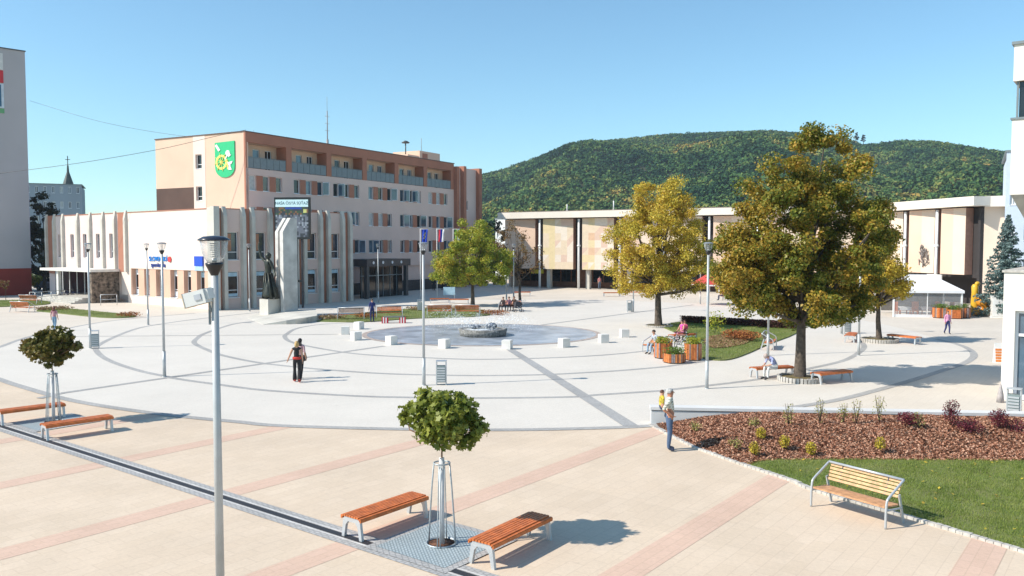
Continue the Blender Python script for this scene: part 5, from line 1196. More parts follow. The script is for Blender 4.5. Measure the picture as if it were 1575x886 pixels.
# ================================================================== PLANTERS
def make_planter(label, loc, h=.62, r=.42, seed=0, m_=None):
    t = thing('wooden_planter', label, 'planter', loc, seed, 'hexagonal wooden planters'); cs = [M_slat, mat('slat_dark', (.22, .08, .045), .6, .2, 8), mat('slat_greyish', (.30, .25, .25), .6, .2, 8), mat('slat_orange', (.62, .22, .06), .55, .2, 8)]
    mb = MB(); rr = random.Random(seed)
    for k in range(6):
        a0, a1 = k * pi / 3, (k + 1) * pi / 3; p, q = Vector((cos(a0) * r, sin(a0) * r, 0)), Vector((cos(a1) * r, sin(a1) * r, 0))
        for j in range(6):
            a = p.lerp(q, j / 6 + .012); b = p.lerp(q, (j + 1) / 6 - .012); i_ = .93
            mb.hexa([a * i_ + Vector((0, 0, .06)), b * i_ + Vector((0, 0, .06)), b + Vector((0, 0, .06)), a + Vector((0, 0, .06)), a * i_ + Vector((0, 0, h)), b * i_ + Vector((0, 0, h)), b + Vector((0, 0, h)), a + Vector((0, 0, h))], rr.choice([0, 0, 1, 2, 3]))
    mb.build('slats', cs, t); mb = MB(); mb.prism([(cos(k * pi / 3) * r * .9, sin(k * pi / 3) * r * .9) for k in range(6)], 0.0, h - .06); mb.build('box', M_soil, t)
    rng = np.random.default_rng(seed + 5); n = 700; P = np.stack([rng.normal(size=n) * r * .42, rng.normal(size=n) * r * .42, h - .04 + rng.random(n) * .33], 1)
    leaf_mesh('foliage', P, .07, rng, m_ or LF_grn, t, up=.2); return t
LF_lush = island_mat('lush_leaves', [(.06, .13, .02), (.12, .2, .03), (.2, .27, .05)], .5, .25)
make_planter('back left wooden planter beside the man in the grey shirt', G(1020, 551), .78, .46, 1, LF_grn); make_planter('low wide wooden planter in the front of the trio', G(1037, 558), .46, .55, 2, LF_lush); make_planter('tall wooden planter at the right of the trio next to the lamp', G(1066, 554), .82, .42, 3, LF_grn)
make_planter('wooden planter at the corner of the white tent', G(1447, 489), .8, .62, 4, LF_lush); make_planter('wooden planter behind the girl in pink', G(1468, 490), .7, .6, 5, LF_lush); make_planter('rightmost wooden planter near the yellow slide', G(1481, 489), .8, .55, 6, LF_lush)
# ================================================================== BICYCLES, PRAM, CARS
def make_bike(label, loc, rz, col):
    t = thing('bicycle', label, 'bicycle', loc, rz, 'parked bicycles'); M_f = mat('bike_' + str(col), col, .3, .05)
    for x in (-.52, .52):
        mb = MB(); n = 20; mb.tube([(x + .32 * cos(2 * pi * k / n), 0, .34 + .32 * sin(2 * pi * k / n)) for k in range(n + 1)], .02, 6, cap=False)
        w_ = mb.build('wheel', M_black, t); mb = MB()
        for k in range(10): a = 2 * pi * k / 10; mb.tube([(x, 0, .34), (x + .3 * cos(a), 0, .34 + .3 * sin(a))], .003, 3)
        mb.tube([(x, -.04, .34), (x, .04, .34)], .025, 6); mb.build('spokes', M_alu, w_)
    mb = MB(); A, B, C, D, E2 = (-.52, 0, .34), (-.1, 0, .30), (-.22, 0, .80), (.33, 0, .78), (.52, 0, .34)
    for p, q in ((A, B), (B, C), (A, C), (C, D), (B, D), (D, E2)): mb.tube([p, q], .018, 6)
    mb.tube([B, (-.25, 0, .92)], .014, 6); mb.tube([D, (.29, 0, .98)], .015, 6); part(mb, 'frame', M_f, t)
    mb = MB(); mb.tube([(.22, -.28, 1.0), (.33, -.12, 1.0), (.29, 0, .98), (.33, .12, 1.0), (.22, .28, 1.0)], .013, 6); part(mb, 'handlebar', M_black, t)
    mb = MB(); mb.extr([(-.38, -.08, .93), (-.38, .08, .93), (-.2, .03, .93), (-.1, 0, .93), (-.2, -.03, .93)], (0, 0, .05)); part(mb, 'saddle', M_black, t)
    mb = MB(); mb.box(-.85, -.4, -.07, .07, .72, .74); mb.lathe([(.09, -.01), (.09, .01)], (-.1, -.05, .30), 10); part(mb, 'rack', M_black, t); return t
make_bike('white bicycle left of the pair behind the wooden planters', G(1047, 538), radians(8), (.6, .58, .6)); make_bike('dark green bicycle leaning right of the pair behind the wooden planters', G(1062, 541), radians(-22), (.02, .12, .08))
bk = make_bike('left bicycle in the rack by the bank entrance', G(99, 462), radians(60), (.03, .06, .2)); dup(bk, G(108, 461), radians(70), 'middle bicycle in the rack by the bank entrance'); dup(bk, G(117, 461), radians(55), 'right bicycle in the rack by the bank entrance')
t = thing('pram', 'dark pushchair beside the three seated people', 'pushchair', G(797, 480), radians(20))
mb = MB()
for x in (-.3, .3):
    for y in (-.2, .2): mb.tube([(x + .12 * cos(2 * pi * k / 12), y, .13 + .12 * sin(2 * pi * k / 12)) for k in range(13)], .02, 5, cap=False)
part(mb, 'wheels', M_black, t); mb = MB(); mb.extr([(-.35, -.2, .35), (.2, -.2, .35), (.35, -.2, .65), (.1, -.2, .9), (-.25, -.2, .85)], (0, .4, 0)); part(mb, 'seat_hood', mat('pram_cloth', (.04, .04, .05), .8), t)
mb = MB(); mb.tube([(-.3, -.2, .13), (.3, -.2, .6), (.62, -.2, 1.0), (.62, .2, 1.0), (.3, .2, .6), (-.3, .2, .13)], .014, 5); mb.tube([(.3, -.2, .13), (-.2, -.2, .5)], .014, 5); mb.tube([(.3, .2, .13), (-.2, .2, .5)], .014, 5); part(mb, 'frame', M_alu, t)
def make_car(label, loc, rz, col, name):
    t = thing('parked_car', label, 'car', loc, rz, 'cars parked beyond the bank'); M_c = mat(name, col, .25, .03, metal=.2)
    prof = [(-2.0, .3), (-2.05, .75), (-1.75, .95), (-1.3, 1.38), (.2, 1.42), (.9, .98), (1.8, .82), (2.02, .55), (2.0, .3)]
    mb = MB(); n = len(prof); L = [[(x, s * (.82 if z < 1.1 else .62), z) for x, z in prof] for s in (-1, 1)]
    mb.add(L[0] + L[1], [list(range(n)), list(range(n, 2 * n))[::-1]] + [(i, (i + 1) % n, n + (i + 1) % n, n + i) for i in range(n)]); part(mb, 'body', M_c, t)
    mb = MB()
    for s in (-1, 1): mb.add([(-1.5, s * .79, .98), (.75, s * .79, 1.0), (.15, s * .66, 1.36), (-1.2, s * .66, 1.33)], [(0, 1, 2, 3)])
    mb.add([(.26, -.6, 1.40), (.26, .6, 1.40), (.93, .74, 1.0), (.93, -.74, 1.0)], [(0, 1, 2, 3)]); mb.add([(-1.34, -.58, 1.37), (-1.34, .58, 1.37), (-1.76, .72, .98), (-1.76, -.72, .98)], [(0, 1, 2, 3)]); part(mb, 'windows', M_glassd, t)
    for x in (-1.25, 1.3):
        for s in (-1, 1):
            mb = MB(); mb.tube([(x, s * .68, .31), (x, s * .86, .31)], .31, 14); w_ = mb.build('wheel', M_black, t); mb = MB(); mb.tube([(x, s * .862, .31), (x, s * .87, .31)], .19, 10); mb.build('rim', M_alu, w_)
    for s in (-1, 1): mb = MB(); mb.ell((1.93, s * .6, .68), .1, .15, .09); mb.build('headlight', M_wf, t)
    return t
make_car('grey blue parked car half hidden by the bank canopy', Vector((-57.0, 103, 0)), radians(-15), (.28, .33, .38), 'car_blue_grey'); make_car('dark parked car behind the dark tree', Vector((-63.5, 106, 0)), radians(-15), (.08, .1, .11), 'car_dark')
# railings by the entrance
def railing(label, pts, n):
    t = thing('railing', label, 'railing', (0, 0, 0)); P = [G(*p) for p in pts]; Ls = sum((P[i + 1] - P[i]).length for i in range(len(P) - 1))
    for k in range(n):
        q = k / (n - 1) * (len(P) - 1); i = min(int(q), len(P) - 2); p = P[i].lerp(P[i + 1], q - i); mb = MB(); mb.tube([p, p + Vector((0, 0, 1.0))], .03, 6); mb.build('post', M_alu, t)
    for z in (.55, 1.0): mb = MB(); mb.tube([p + Vector((0, 0, z)) for p in P], .028, 6); mb.build('rail', M_alu, t)
railing('grey tube railing of the ramp beside the red plinth', [(46, 465), (57, 466), (72, 464), (100, 461)], 5); railing('white tube railing before the rubble stone wall', [(155, 470), (180, 469)], 2)
# barrier trestle
t = thing('barrier_trestle', 'dark trestle with red and white striped feet beside the man in blue overalls', 'barrier', G(607, 497), radians(4)); mb = MB(); mb.box(-.75, .65, -.25, .25, .42, .5); part(mb, 'top', mat('trestle_grey', (.16, .17, .16), .7), t)
for s in (-.75, .5):
    mb = MB()
    for k in range(5): mb.box(s + .09 * k - .15, s + .09 * k - .07, -.28, .28, .02, .42, k % 2)
    mb.build('striped_foot', [fm[1], M_white_p], t)
# ================================================================== TENT, PARASOLS, SLIDE, CABINET, BOARD
ta = G(1374, 487.5); tbp = G(1442, 490.5); d = (tbp - ta); TW = 4.9; T_ = thing('party_tent', 'white pavilion tent with clear walls and wooden tables inside', 'tent', ta, atan2(-.50, .865) * .35)
TD = 4.2
mb = MB()
for x in (0, TW):
    for y in (0, TD): mb.box(x - .06, x + .06, y - .06, y + .06, 0, 2.1)
mb.box(TW / 2 - .03, TW / 2 + .03, -.03, .03, .2, 2.1); each(mb, 'pole', M_white_p, T_)
M_canv = mat('tent_canvas', (.76, .76, .78), .8, .04, 2)
mb = MB(); e = .15; c4 = [(-e, -e, 2.1), (TW + e, -e, 2.1), (TW + e, TD + e, 2.1), (-e, TD + e, 2.1)]; lo4 = [(x, y, 1.9) for x, y, z in c4]; ap = [(TW * .33, TD / 2, 3.25), (TW * .67, TD / 2, 3.25)]
mb.add(c4 + ap + lo4, [(0, 1, 5, 4), (1, 2, 5), (2, 3, 4, 5), (3, 0, 4), (0, 1, 7, 6), (1, 2, 8, 7), (2, 3, 9, 8), (3, 0, 6, 9)]); mb.build('roof', M_canv, T_, fix=False)
mb = MB(); mb.box(0, TW, -.02, .0, .0, .22); mb.box(TW, TW + .02, 0, TD, 0, .22); part(mb, 'skirt', M_canv, T_)
mb = MB(); mb.add([(.06, -.01, .22), (TW - .06, -.01, .22), (TW - .06, -.01, 1.9), (.06, -.01, 1.9)], [(0, 1, 2, 3)]); mb.add([(TW + .01, .06, .22), (TW + .01, TD - .06, .22), (TW + .01, TD - .06, 1.9), (TW + .01, .06, 1.9)], [(0, 1, 2, 3)]); mb.build('clear_wall', clear_mat('tent_film', (.5, .5, .52), .35, .15), T_, fix=False)
mb = MB(); mb.box(0.1, TW - .1, TD - .02, TD, .2, 1.9); part(mb, 'rear_wall', mat('tent_rear', (.16, .15, .14), .8, .4, 3), T_)
for k, (x, y) in enumerate(((1.0, 1.0), (2.6, 1.2), (4.1, 1.1))):
    t = thing('cafe_table', ('left', 'middle', 'right')[k] + ' wooden cafe table with a white cloth inside the tent', 'table', T_.matrix_basis @ Vector((x, y, 0)), .1 * k, 'cafe tables in the tent')
    mb = MB(); mb.box(-.45, .45, -.35, .35, .70, .74); mb.box(-.46, .46, -.36, -.351, .5, .742); part(mb, 'cloth_top', M_white_p, t)
    for sx, sy in ((-1, -1), (1, -1), (1, 1), (-1, 1)): mb = MB(); mb.box(sx * .38 - .03, sx * .38 + .03, sy * .28 - .03, sy * .28 + .03, 0, .7); mb.build('leg', M_slat, t)
for k, (x, y) in enumerate(((.35, .6), (1.75, .7), (2.0, 1.3), (3.35, .7), (3.5, 1.5), (4.6, .8))):
    t = thing('cafe_chair', 'wooden chair in the tent, ' + ('at the far left end', 'left of the middle table', 'in front of the middle table', 'left of the right table', 'behind the right table', 'at the far right end')[k], 'chair', T_.matrix_basis @ Vector((x, y, 0)), k * 1.3, 'wooden chairs in the tent')
    mb = MB(); mb.box(-.2, .2, -.2, .2, .42, .46); part(mb, 'seat', M_slat, t); mb = MB(); mb.box(-.2, .2, .17, .2, .5, 1.15); part(mb, 'backrest', M_slat, t)
    for sx in (-1, 1):
        for sy in (-1, 1): mb = MB(); mb.box(sx * .18 - .02, sx * .18 + .02, sy * .18 - .02, sy * .18 + .02, 0, .42 if sy < 0 else 1.15); mb.build('leg', M_slat, t)
def parasol(label, loc, r, h):
    t = thing('red_parasol', label, 'parasol', loc, .3, 'red parasols of the cafe'); mb = MB(); mb.tube([(0, 0, 0), (0, 0, h)], .03, 6); part(mb, 'pole', M_white_p, t)
    mb = MB(); mb.lathe([(r, h - 1.15), (r * .99, h - .95), (0, h + .1)], (0, 0, 0), 8, sm=False); mb.build('canopy', mat('parasol_red', (.52, .06, .045), .7, .05), t, fix=False)
    mb = MB(); mb.lathe([(r * 1.005, h - 1.12), (r * 1.0, h - 1.0)], (0, 0, 0), 8, sm=False); mb.build('trim', M_white_p, t, fix=False)
    mb = MB(); mb.lathe([(.3, 0), (.3, .08), (0, .1)], (0, 0, 0), 10); part(mb, 'foot', M_conc, t)
pp = atd(1091, 450, 78); parasol('bright red parasol left of the biggest tree', Vector((pp.x, 78, 0)), 1.75, 2.95); pp = atd(1160, 450, 74); parasol('red parasol seen through the leaves of the biggest tree', Vector((pp.x, 74, 0)), 1.75, 2.9)
t = thing('play_slide', 'yellow plastic playground slide beside the spruce', 'slide', atd(1505, 480, 66).xy.to_3d(), radians(25)); t.scale = (.8, .8, .92); M_y = mat('yellow_plastic', (.72, .42, .03), .35, .05)
mb = MB(); mb.lathe([(.34, 0), (.36, 1.0), (.30, 2.0), (.33, 2.5), (.2, 2.7), (0, 2.72)], (-.2, .3, 0), 12); mb.ell((-.05, .15, 2.75), .3, .22, .2); part(mb, 'tower', M_y, t)
mb = MB(); mb.tube([(-.2, .1, 1.35), (.1, -.3, 1.1), (.5, -.5, .6), (.85, -.7, .25), (1.1, -.8, .15)], [.3, .32, .32, .3, .26], 10); mb.ell((-.5, -.2, .35), .45, .4, .38); mb.ell((.1, -.3, .3), .4, .4, .32); part(mb, 'chute', mat('orange_plastic', (.75, .33, .03), .35, .05), t)
t = thing('white_cabinet', 'white service cabinet in front of the spruce', 'cabinet', G(1535, 488.5), radians(-15)); mb = MB(); mb.box(-.5, .5, -.25, .25, .06, 1.62); part(mb, 'body', M_concw, t)
mb = MB(); mb.box(-.53, .53, -.28, .28, 1.62, 1.68); mb.box(-.55, .55, -.3, .3, 0, .06); part(mb, 'lid_and_base', M_white_p, t); mb = MB(); mb.box(-.46, -.01, -.262, -.251, .12, 1.56); mb.box(.01, .46, -.262, -.251, .12, 1.56); each(mb, 'door', M_white_p, t)
t = thing('menu_board', 'white and orange menu board standing by the white corner building', 'sign', G(1537, 558), radians(-10)); mb = MB(); mb.extr([(-.24, -.15, 0), (-.24, .15, 0), (-.24, 0, .95)], (.48, 0, 0)); part(mb, 'board', M_white_p, t)
mb = MB()
for k in range(5):
    z0, z1 = .06 + .13 * k, .16 + .13 * k; f = lambda z: -.15 + .158 * z - .006; mb.hexa([(-.21, f(z0), z0), (.21, f(z0), z0), (.21, f(z0) + .004, z0), (-.21, f(z0) + .004, z0), (-.21, f(z1), z1), (.21, f(z1), z1), (.21, f(z1) + .004, z1), (-.21, f(z1) + .004, z1)])
part(mb, 'orange_lines', mat('orange_print', (.78, .25, .06), .5, .2, 12), t)
mb = MB(); mb.lathe([(.13, 0), (.1, .3), (.03, .62), (0, .7)], (0, 0, 0), 8); tag(mb.build('fabric_cone', mat('grey_cloth', (.42, .38, .37), .9, .2, 8), None, G(1538.5, 619)), 'small grey cone at the foot of the white corner building', 'cone')
# ================================================================== PEOPLE
HAIRM = {}
def person(label, loc, rz, h, pose=None, top=(.5, .5, .5), legs=(.05, .07, .12), shoe=(.03, .03, .03), hair=(.06, .04, .03), hs='short', sleeve='short', flare=0, sit=False, topm=None, slim=1.0, group=None, fem=False, skin=M_skin):
    t = thing('person', label, 'person', loc, rz, group); k = h / 1.75
    P = dict(pel=(0, 0, .95), wai=(0, 0, 1.10), che=(0, 0, 1.28), nkb=(0, 0, 1.43), nek=(0, -.01, 1.50), hed=(0, -.02, 1.60), htp=(0, -.01, 1.68),
             shl=(.17, 0, 1.40), ell=(.21, .03, 1.13), wrl=(.23, -.05, .89), hal=(.235, -.075, .82), shr=(-.17, 0, 1.40), elr=(-.21, .03, 1.13), wrr=(-.23, -.05, .89), har=(-.235, -.075, .82),
             hil=(.085, 0, .90), knl=(.10, -.02, .50), anl=(.10, .02, .09), tol=(.11, -.15, .035), hir=(-.085, 0, .90), knr=(-.10, -.02, .50), anr=(-.10, .02, .09), tor=(-.11, -.15, .035))
    if sit:
        for a in P:
            x, y, z = P[a]; P[a] = (x, y, z - .45)
        for s, c in ((1, 'l'), (-1, 'r')):
            P['hi' + c] = (s * .09, -.04, .50); P['kn' + c] = (s * .13, -.44, .52); P['an' + c] = (s * .12, -.46, .09); P['to' + c] = (s * .13, -.63, .035)
            P['el' + c] = (s * .25, -.08, .72); P['wr' + c] = (s * .14, -.30, .60); P['ha' + c] = (s * .10, -.37, .59)
    P.update(pose or {}); names = list(P); V = [Vector(P[n]) * k for n in names]; ix = {n: i for i, n in enumerate(names)}
    rad = dict(pel=(.155, .115), wai=(.13 if not fem else .115, .10), che=(.165 if not fem else .145, .115), nkb=(.085, .07), nek=(.05, .052), hed=(.072, .092), htp=(.058, .075), shl=(.058, .06), ell=(.043, .043), wrl=(.027, .03), hal=(.016, .034),
               hil=(.095, .10), knl=(.062, .065), anl=(.042 + flare, .048 + flare), tol=(.04, .028))
    for a in list(rad):
        if a.endswith('l') and a not in ('pel',): rad[a[:-1] + 'r'] = rad[a]
    Ed = [('pel', 'wai'), ('wai', 'che'), ('che', 'nkb'), ('nkb', 'nek'), ('nek', 'hed'), ('hed', 'htp')]
    for c in 'lr': Ed += [('nkb', 'sh' + c), ('sh' + c, 'el' + c), ('el' + c, 'wr' + c), ('wr' + c, 'ha' + c), ('pel', 'hi' + c), ('hi' + c, 'kn' + c), ('kn' + c, 'an' + c), ('an' + c, 'to' + c)]
    me = skin_figure('body', V, [(ix[a], ix[b]) for a, b in Ed], [(rad[n][0] * k * slim, rad[n][1] * k * slim) for n in names])
    ms = [skin, topm or mat('cloth_%.2f_%.2f_%.2f' % top, top, .85, .12, 14), mat('cloth_%.2f_%.2f_%.2f' % legs, legs, .85, .15, 12), mat('shoe_%.2f_%.2f_%.2f' % shoe, shoe, .6, .1)]
    seg = []
    for a, b in Ed:
        m_ = 0
        if (a, b) in (('pel', 'wai'),) : m_ = 2
        if (a, b) in (('wai', 'che'), ('che', 'nkb')): m_ = 1
        if a == 'nkb' and b[:2] == 'sh': m_ = 1
        if a[:2] == 'sh' and b[:2] == 'el': m_ = 1 if sleeve != 'none' else 0
        if a[:2] == 'el': m_ = 1 if sleeve == 'long' else 0
        if a == 'pel' and b[:2] == 'hi' or a[:2] in ('hi', 'kn'): m_ = 2
        if a[:2] == 'an': m_ = 3
        seg.append((V[ix[a]], V[ix[b]], m_))
    mi = []
    for p in me.polygons:
        c = p.center; best = 9; bm_ = 0
        for A, B, m_ in seg:
            ab = B - A; tt = max(0, min(1, (c - A).dot(ab) / max(ab.length_squared, 1e-9))); d_ = (c - (A + ab * tt)).length
            if d_ < best: best = d_; bm_ = m_
        if bm_ == 2 and sit is False and c.z > V[ix['wai']].z * .93: bm_ = 1
        mi.append(bm_)
    # fingers, thumb, nose, ears, eyes, mouth joined into the same body mesh
    mb = MB(); f_m = []
    for c in 'lr':
        w_, hn = V[ix['wr' + c]], V[ix['ha' + c]]; d_ = (hn - w_).normalized(); sd_ = d_.cross(Vector((0, 1, .3))).normalized(); cu_ = d_.cross(sd_).normalized()
        for q, L in ((-1.5, .065), (-.5, .078), (.5, .074), (1.5, .058)):
            b_ = hn + cu_ * q * .017 * k; mb.tube([b_, b_ + d_ * L * .5 * k, b_ + (d_ * L * .9 + sd_ * .02) * k], [.009 * k, .008 * k, .006 * k], 5)
        b_ = w_.lerp(hn, .5) + cu_ * -.03 * k; mb.tube([b_, b_ + (d_ * .03 - cu_ * .025) * k, b_ + (d_ * .06 - cu_ * .028) * k], [.011 * k, .009 * k, .007 * k], 5)
    hc = V[ix['hed']]; up_ = (V[ix['htp']] - V[ix['nek']]).normalized(); fw = (Vector((0, -1, 0)) - up_ * Vector((0, -1, 0)).dot(up_)).normalized(); sd_ = up_.cross(fw).normalized()
    at_ = lambda x, y, z: hc + (sd_ * x + fw * y + up_ * z) * k
    mb.tube([at_(0, .085, .035), at_(0, .108, .005), at_(0, .09, -.005)], [.008 * k, .014 * k, .009 * k], 5)
    for s in (-1, 1): mb.ell(at_(s * .075, 0, .01), .012 * k, .02 * k, .03 * k, 6, 4)
    nsk = len(mb.f)
    for s in (-1, 1): mb.ell(at_(s * .03, .083, .032), .011 * k, .006 * k, .007 * k, 6, 4, m=4)
    mb.ell(at_(0, .084, -.032), .022 * k, .006 * k, .005 * k, 6, 4, m=5)
    off = len(me.vertices); vv = [tuple(v.co) for v in me.vertices] + mb.v; ff = [list(p.vertices) for p in me.polygons] + [[i + off for i in q] for q in mb.f]
    m2 = bpy.data.meshes.new('body'); m2.from_pydata(vv, [], ff)
    for m_ in ms + [mat('eye_dark', (.02, .015, .01), .3), mat('lip', (.35, .10, .09), .5)]: m2.materials.append(m_)
    m2.polygons.foreach_set('material_index', mi + mb.m); m2.polygons.foreach_set('use_smooth', [True] * len(ff)); m2.update()
    bpy.data.meshes.remove(me); o = bpy.data.objects.new('body', m2); COL.objects.link(o); o.parent = t
    hm = mat('hair_%.2f_%.2f_%.2f' % hair, hair, .6, .3, 20); mb = MB(); n = 12; kk = 7
    # cap of hair over the top and back
    vs = []; fs = []
    for i in range(kk + 1):
        for j in range(n):
            ph = (pi * .56) * i / kk; th = 2 * pi * j / n; dr = Vector((sin(ph) * cos(th), sin(ph) * sin(th), cos(ph)))
            front = max(0, dr.y); low = 1 if i < kk - 2 or front < .35 else .80
            back = 1.18 if dr.y < 0 else 1.0
            z = dr.z if not (front > .35 and dr.z < .45) else .45 + (dr.z - .45) * .15
            vs.append(at_(dr.x * .088, dr.y * .106 * back * low - .008, .018 + z * .112))
    for i in range(kk):
        for j in range(n): fs.append((i * n + j, i * n + (j + 1) % n, (i + 1) * n + (j + 1) % n, (i + 1) * n + j))
    mb.add(vs, fs, 0, True)
    if hs == 'long':
        mb.ell(at_(0, -.065, -.07), .088 * k, .05 * k, .15 * k, 10, 7, jit=.08)
        for q in range(9): x = -.075 + .019 * q; mb.tube([at_(x, -.07, .0), at_(x * 1.2, -.095, -.12), at_(x * 1.1, -.085, -.25 - .02 * (q % 3))], [.022 * k, .02 * k, .008 * k], 5)
    elif hs == 'bob': mb.ell(at_(0, -.035, -.03), .098 * k, .08 * k, .11 * k, 10, 7, jit=.06)
    mb.build('hair', hm, t, fix=False); return t
M_plaid = bpy.data.materials.new('plaid'); M_plaid.use_nodes = True; n = M_plaid.node_tree; b = n.nodes['Principled BSDF']; tc = n.nodes.new('ShaderNodeTexCoord'); br = n.nodes.new('ShaderNodeTexBrick')
for a, c in (('Color1', (.42, .44, .36)), ('Color2', (.30, .30, .26)), ('Mortar', (.70, .68, .58))): br.inputs[a].default_value = (*c, 1)
br.inputs['Scale'].default_value = 1; br.inputs['Brick Width'].default_value = .07; br.inputs['Row Height'].default_value = .07; br.inputs['Mortar Size'].default_value = .012; br.offset = 0
mp = n.nodes.new('ShaderNodeMapping'); mp.inputs['Rotation'].default_value = (pi / 2, 0, 0); lnk(n, tc.outputs['Object'], mp.inputs[0]); lnk(n, mp.outputs[0], br.inputs[0]); lnk(n, br.outputs['Color'], b.inputs['Base Color']); b.inputs['Roughness'].default_value = .9
M_check = mat('blue_white_check', (.50, .54, .70), .85, .1, 16, col2=(.03, .05, .28))
M_floral = mat('pink_white_top', (.58, .30, .32), .85, .1, 20, col2=(.30, .12, .16))
mp_ = G(1029, 693)
person('white haired man in plaid shirt and jeans standing at the bed corner', mp_, radians(80), 1.74, dict(elr=(-.23, .17, 1.17), wrr=(-.19, -.06, 1.02), har=(-.15, -.12, .98), ell=(.24, -.10, 1.17), wrl=(.22, .12, 1.22), hal=(.20, .20, 1.22), wai=(0, -.03, 1.10)),
       topm=M_plaid, legs=(.075, .12, .21), shoe=(.04, .05, .09), hair=(.46, .46, .45), slim=1.14, skin=mat('tanned_skin', (.46, .20, .12), .55, .1, 6))
person('small child in a yellow and dark top carried by the white haired man', mp_ + Vector((-.17, .20, .62)), radians(100), 1.02, dict(knl=(.16, -.30, .80), anl=(.16, -.22, .45), tol=(.17, -.32, .38), knr=(-.16, -.30, .80), anr=(-.16, -.22, .45), tor=(-.17, -.32, .38), hed=(0, -.02, 1.62), htp=(0, -.01, 1.73)),
       topm=mat('yellow_black_top', (.80, .62, .05), .85, .1, 9, col2=(.03, .03, .03)), legs=(.05, .07, .12), hair=(.12, .05, .03), slim=1.2)
walk = dict(knl=(.09, -.12, .51), anl=(.09, -.10, .10), tol=(.10, -.26, .05), knr=(-.09, .03, .50), anr=(-.09, .24, .13), tor=(-.10, .10, .04))
person('blonde woman in a black top and flared black trousers with a red waist band', G(457, 588), radians(195), 1.72, dict(walk, ell=(.27, .0, 1.15), wrl=(.36, -.08, .94), hal=(.38, -.10, .87)), top=(.015, .014, .016), legs=(.014, .014, .018), shoe=(.5, .06, .04), hair=(.55, .36, .14), hs='bob', fem=True, flare=.06, slim=.98, sleeve='none')
person('dark haired woman in a pale pink top walking beside the blonde woman', G(462, 583), radians(170), 1.74, dict(walk), top=(.58, .36, .38), legs=(.014, .014, .018), hair=(.02, .013, .012), hs='long', fem=True, flare=.055, slim=.98)
mb = MB(); t = thing('handbag', 'black shoulder bag of the dark haired woman', 'bag', G(464.5, 582) + Vector((.1, .0, .86)), radians(60)); mb.ell((0, 0, 0), .17, .07, .14, 10, 6); part(mb, 'pouch', M_black, t); mb = MB(); mb.tube([(-.14, 0, .05), (-.04, 0, .35), (.04, 0, .35), (.14, 0, .05)], .012, 5); part(mb, 'strap', M_black, t)
mb = MB(); mb.lathe([(.168, -.05), (.172, .0), (.165, .05)], (0, 0, 1.0), 14, sy=.78); bw = bpy.data.objects['person.002'] if 'person.002' in bpy.data.objects else None
if bw: mb.build('waist_band', mat('band_red', (.55, .04, .03), .8), bw, fix=False)
person('long haired girl in a pink checked top and jeans walking on the left', G(84, 509), radians(185), 1.62, walk, topm=M_floral, legs=(.20, .32, .45), hair=(.16, .045, .03), hs='long', fem=True, slim=.95)
person('man in dark blue overalls standing by the red slatted bench', G(572.5, 495.5), radians(200), 1.74, None, top=(.015, .025, .14), legs=(.012, .02, .10), hair=(.05, .03, .02), sleeve='long')
for k, (px, py, c, lb, s) in enumerate(((774, 479, (.05, .03, .03), 'left one of the three people seated by the pushchair, dark jacket', 'long'), (783, 478.5, (.16, .08, .12), 'middle one of the three people seated by the pushchair', 'long'), (791, 478, (.07, .04, .03), 'right one of the three people seated by the pushchair, leaning', 'long'))):
    person(lb, G(px, py), radians(-28), 1.7, None, top=c, legs=(.03, .025, .03), hair=(.10, .04, .02) if k != 1 else (.05, .03, .03), sit=True, sleeve=s)
person('man in a light grey shirt and pale jeans sitting beside the planters', G(1009, 544), radians(-60), 1.74, dict(che=(0, -.06, .82), nkb=(0, -.10, .96), nek=(0, -.13, 1.03), hed=(0, -.17, 1.13), htp=(0, -.17, 1.21), shl=(.17, -.1, .93), shr=(-.17, -.1, .93)), top=(.45, .49, .56), legs=(.30, .42, .55), hair=(.06, .03, .02), sit=True)
person('woman in a bright pink top sitting by the bicycles', G(1049, 524), radians(-65), 1.66, None, top=(.75, .06, .35), legs=(.65, .25, .35), hair=(.05, .02, .02), sit=True, fem=True, sleeve='none')
person('woman in a dark red top half hidden beside the woman in pink', G(1053, 523), radians(-40), 1.64, None, top=(.45, .08, .15), legs=(.05, .04, .05), hair=(.10, .02, .02), sit=True, fem=True)
person('bowed man in a blue and white checked shirt sitting under the biggest tree', G(1192, 583), radians(-70), 1.74, dict(wai=(0, -.03, .66), che=(0, -.16, .82), nkb=(0, -.30, .93), nek=(0, -.37, .96), hed=(0, -.46, .97), htp=(0, -.54, .99), shl=(.18, -.26, .90), shr=(-.18, -.26, .90), ell=(.22, -.34, .66), elr=(-.22, -.34, .66), wrl=(.08, -.52, .60), wrr=(-.08, -.52, .60), hal=(.04, -.58, .60), har=(-.04, -.58, .60)),
       topm=M_check, legs=(.66, .66, .64), hair=(.50, .40, .36), sit=True)
person('girl in a pink jumper and dark blue trousers walking near the white tent', G(1457, 514), radians(5), 1.48, walk, top=(.72, .33, .52), legs=(.04, .05, .16), hair=(.25, .10, .06), sleeve='long', fem=True, slim=1.08)
person('far standing person in a pink top and jeans before the culture house', G(922, 445), radians(20), 1.7, None, top=(.65, .25, .25), legs=(.15, .2, .28), hair=(.05, .03, .02))
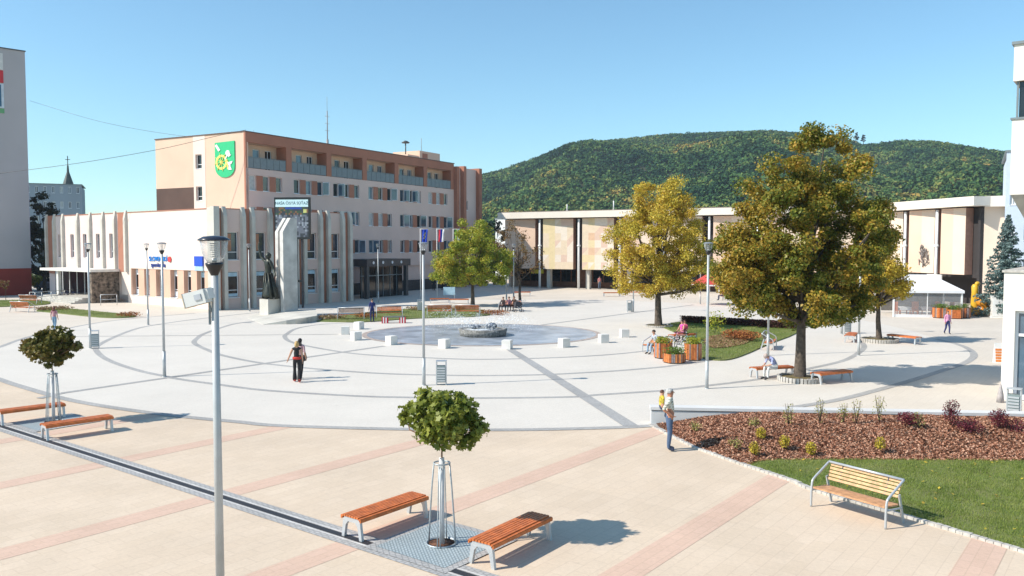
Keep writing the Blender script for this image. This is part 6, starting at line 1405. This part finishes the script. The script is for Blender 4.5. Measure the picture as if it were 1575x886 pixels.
person('far person in white bending beside the yellow tree crown', G(953, 451), radians(60), 1.68, dict(che=(0, -.1, 1.25), hed=(0, -.25, 1.5), htp=(0, -.28, 1.56), nek=(0, -.2, 1.43), nkb=(0, -.15, 1.38)), top=(.75, .74, .76), legs=(.7, .68, .7), hair=(.1, .05, .03))
person('left one of two dark standing figures in the shade of the town hall', G(667, 447), radians(30), 1.75, None, top=(.02, .02, .025), legs=(.02, .02, .03), hair=(.03, .02, .02), sleeve='long')
person('right one of two dark standing figures in the shade of the town hall', G(681, 446), radians(-30), 1.72, None, top=(.03, .02, .02), legs=(.02, .02, .03), hair=(.03, .02, .02), sleeve='long')
person('person in a red top at the cafe below the red parasol', G(1112, 462), radians(-90), 1.7, None, top=(.5, .08, .08), legs=(.05, .06, .1), hair=(.04, .02, .02), sit=True)
mb = MB(); t = thing('cafe_stool', 'plain stool under the person in red at the cafe', 'stool', G(1112, 462)); mb.lathe([(.2, .4), (.2, .45), (0, .45)], (0, 0, 0), 10); part(mb, 'seat', M_slat, t); mb = MB(); mb.tube([(0, 0, 0), (0, 0, .4)], .05, 6); part(mb, 'leg', M_alu, t)
for px, py, lb in ((1050, 525, 'low bench under the two women by the bicycles'),): dup(b0, G(px, py), radians(30), lb, .95)

# ================================================================== HAZE
bm = bmesh.new(); bmesh.ops.create_cube(bm, size=1); me = bpy.data.meshes.new('haze'); bm.to_mesh(me); bm.free()
hz = bpy.data.objects.new('haze', me); COL.objects.link(hz); hz.scale = (3300, 1850, 186.5); hz.location = (0, 725, 91.75)
hm_ = bpy.data.materials.new('haze_air'); hm_.use_nodes = True; n = hm_.node_tree; n.nodes.remove(n.nodes['Principled BSDF'])
pv = n.nodes.new('ShaderNodeVolumePrincipled'); pv.inputs['Color'].default_value = (.72, .86, 1, 1); pv.inputs['Density'].default_value = .00019; pv.inputs['Anisotropy'].default_value = .2
lnk(n, pv.outputs[0], n.nodes['Material Output'].inputs['Volume']); me.materials.append(hm_)
tag(hz, 'thin pale blue haze over the town and the wooded hill', 'haze', kind='stuff')
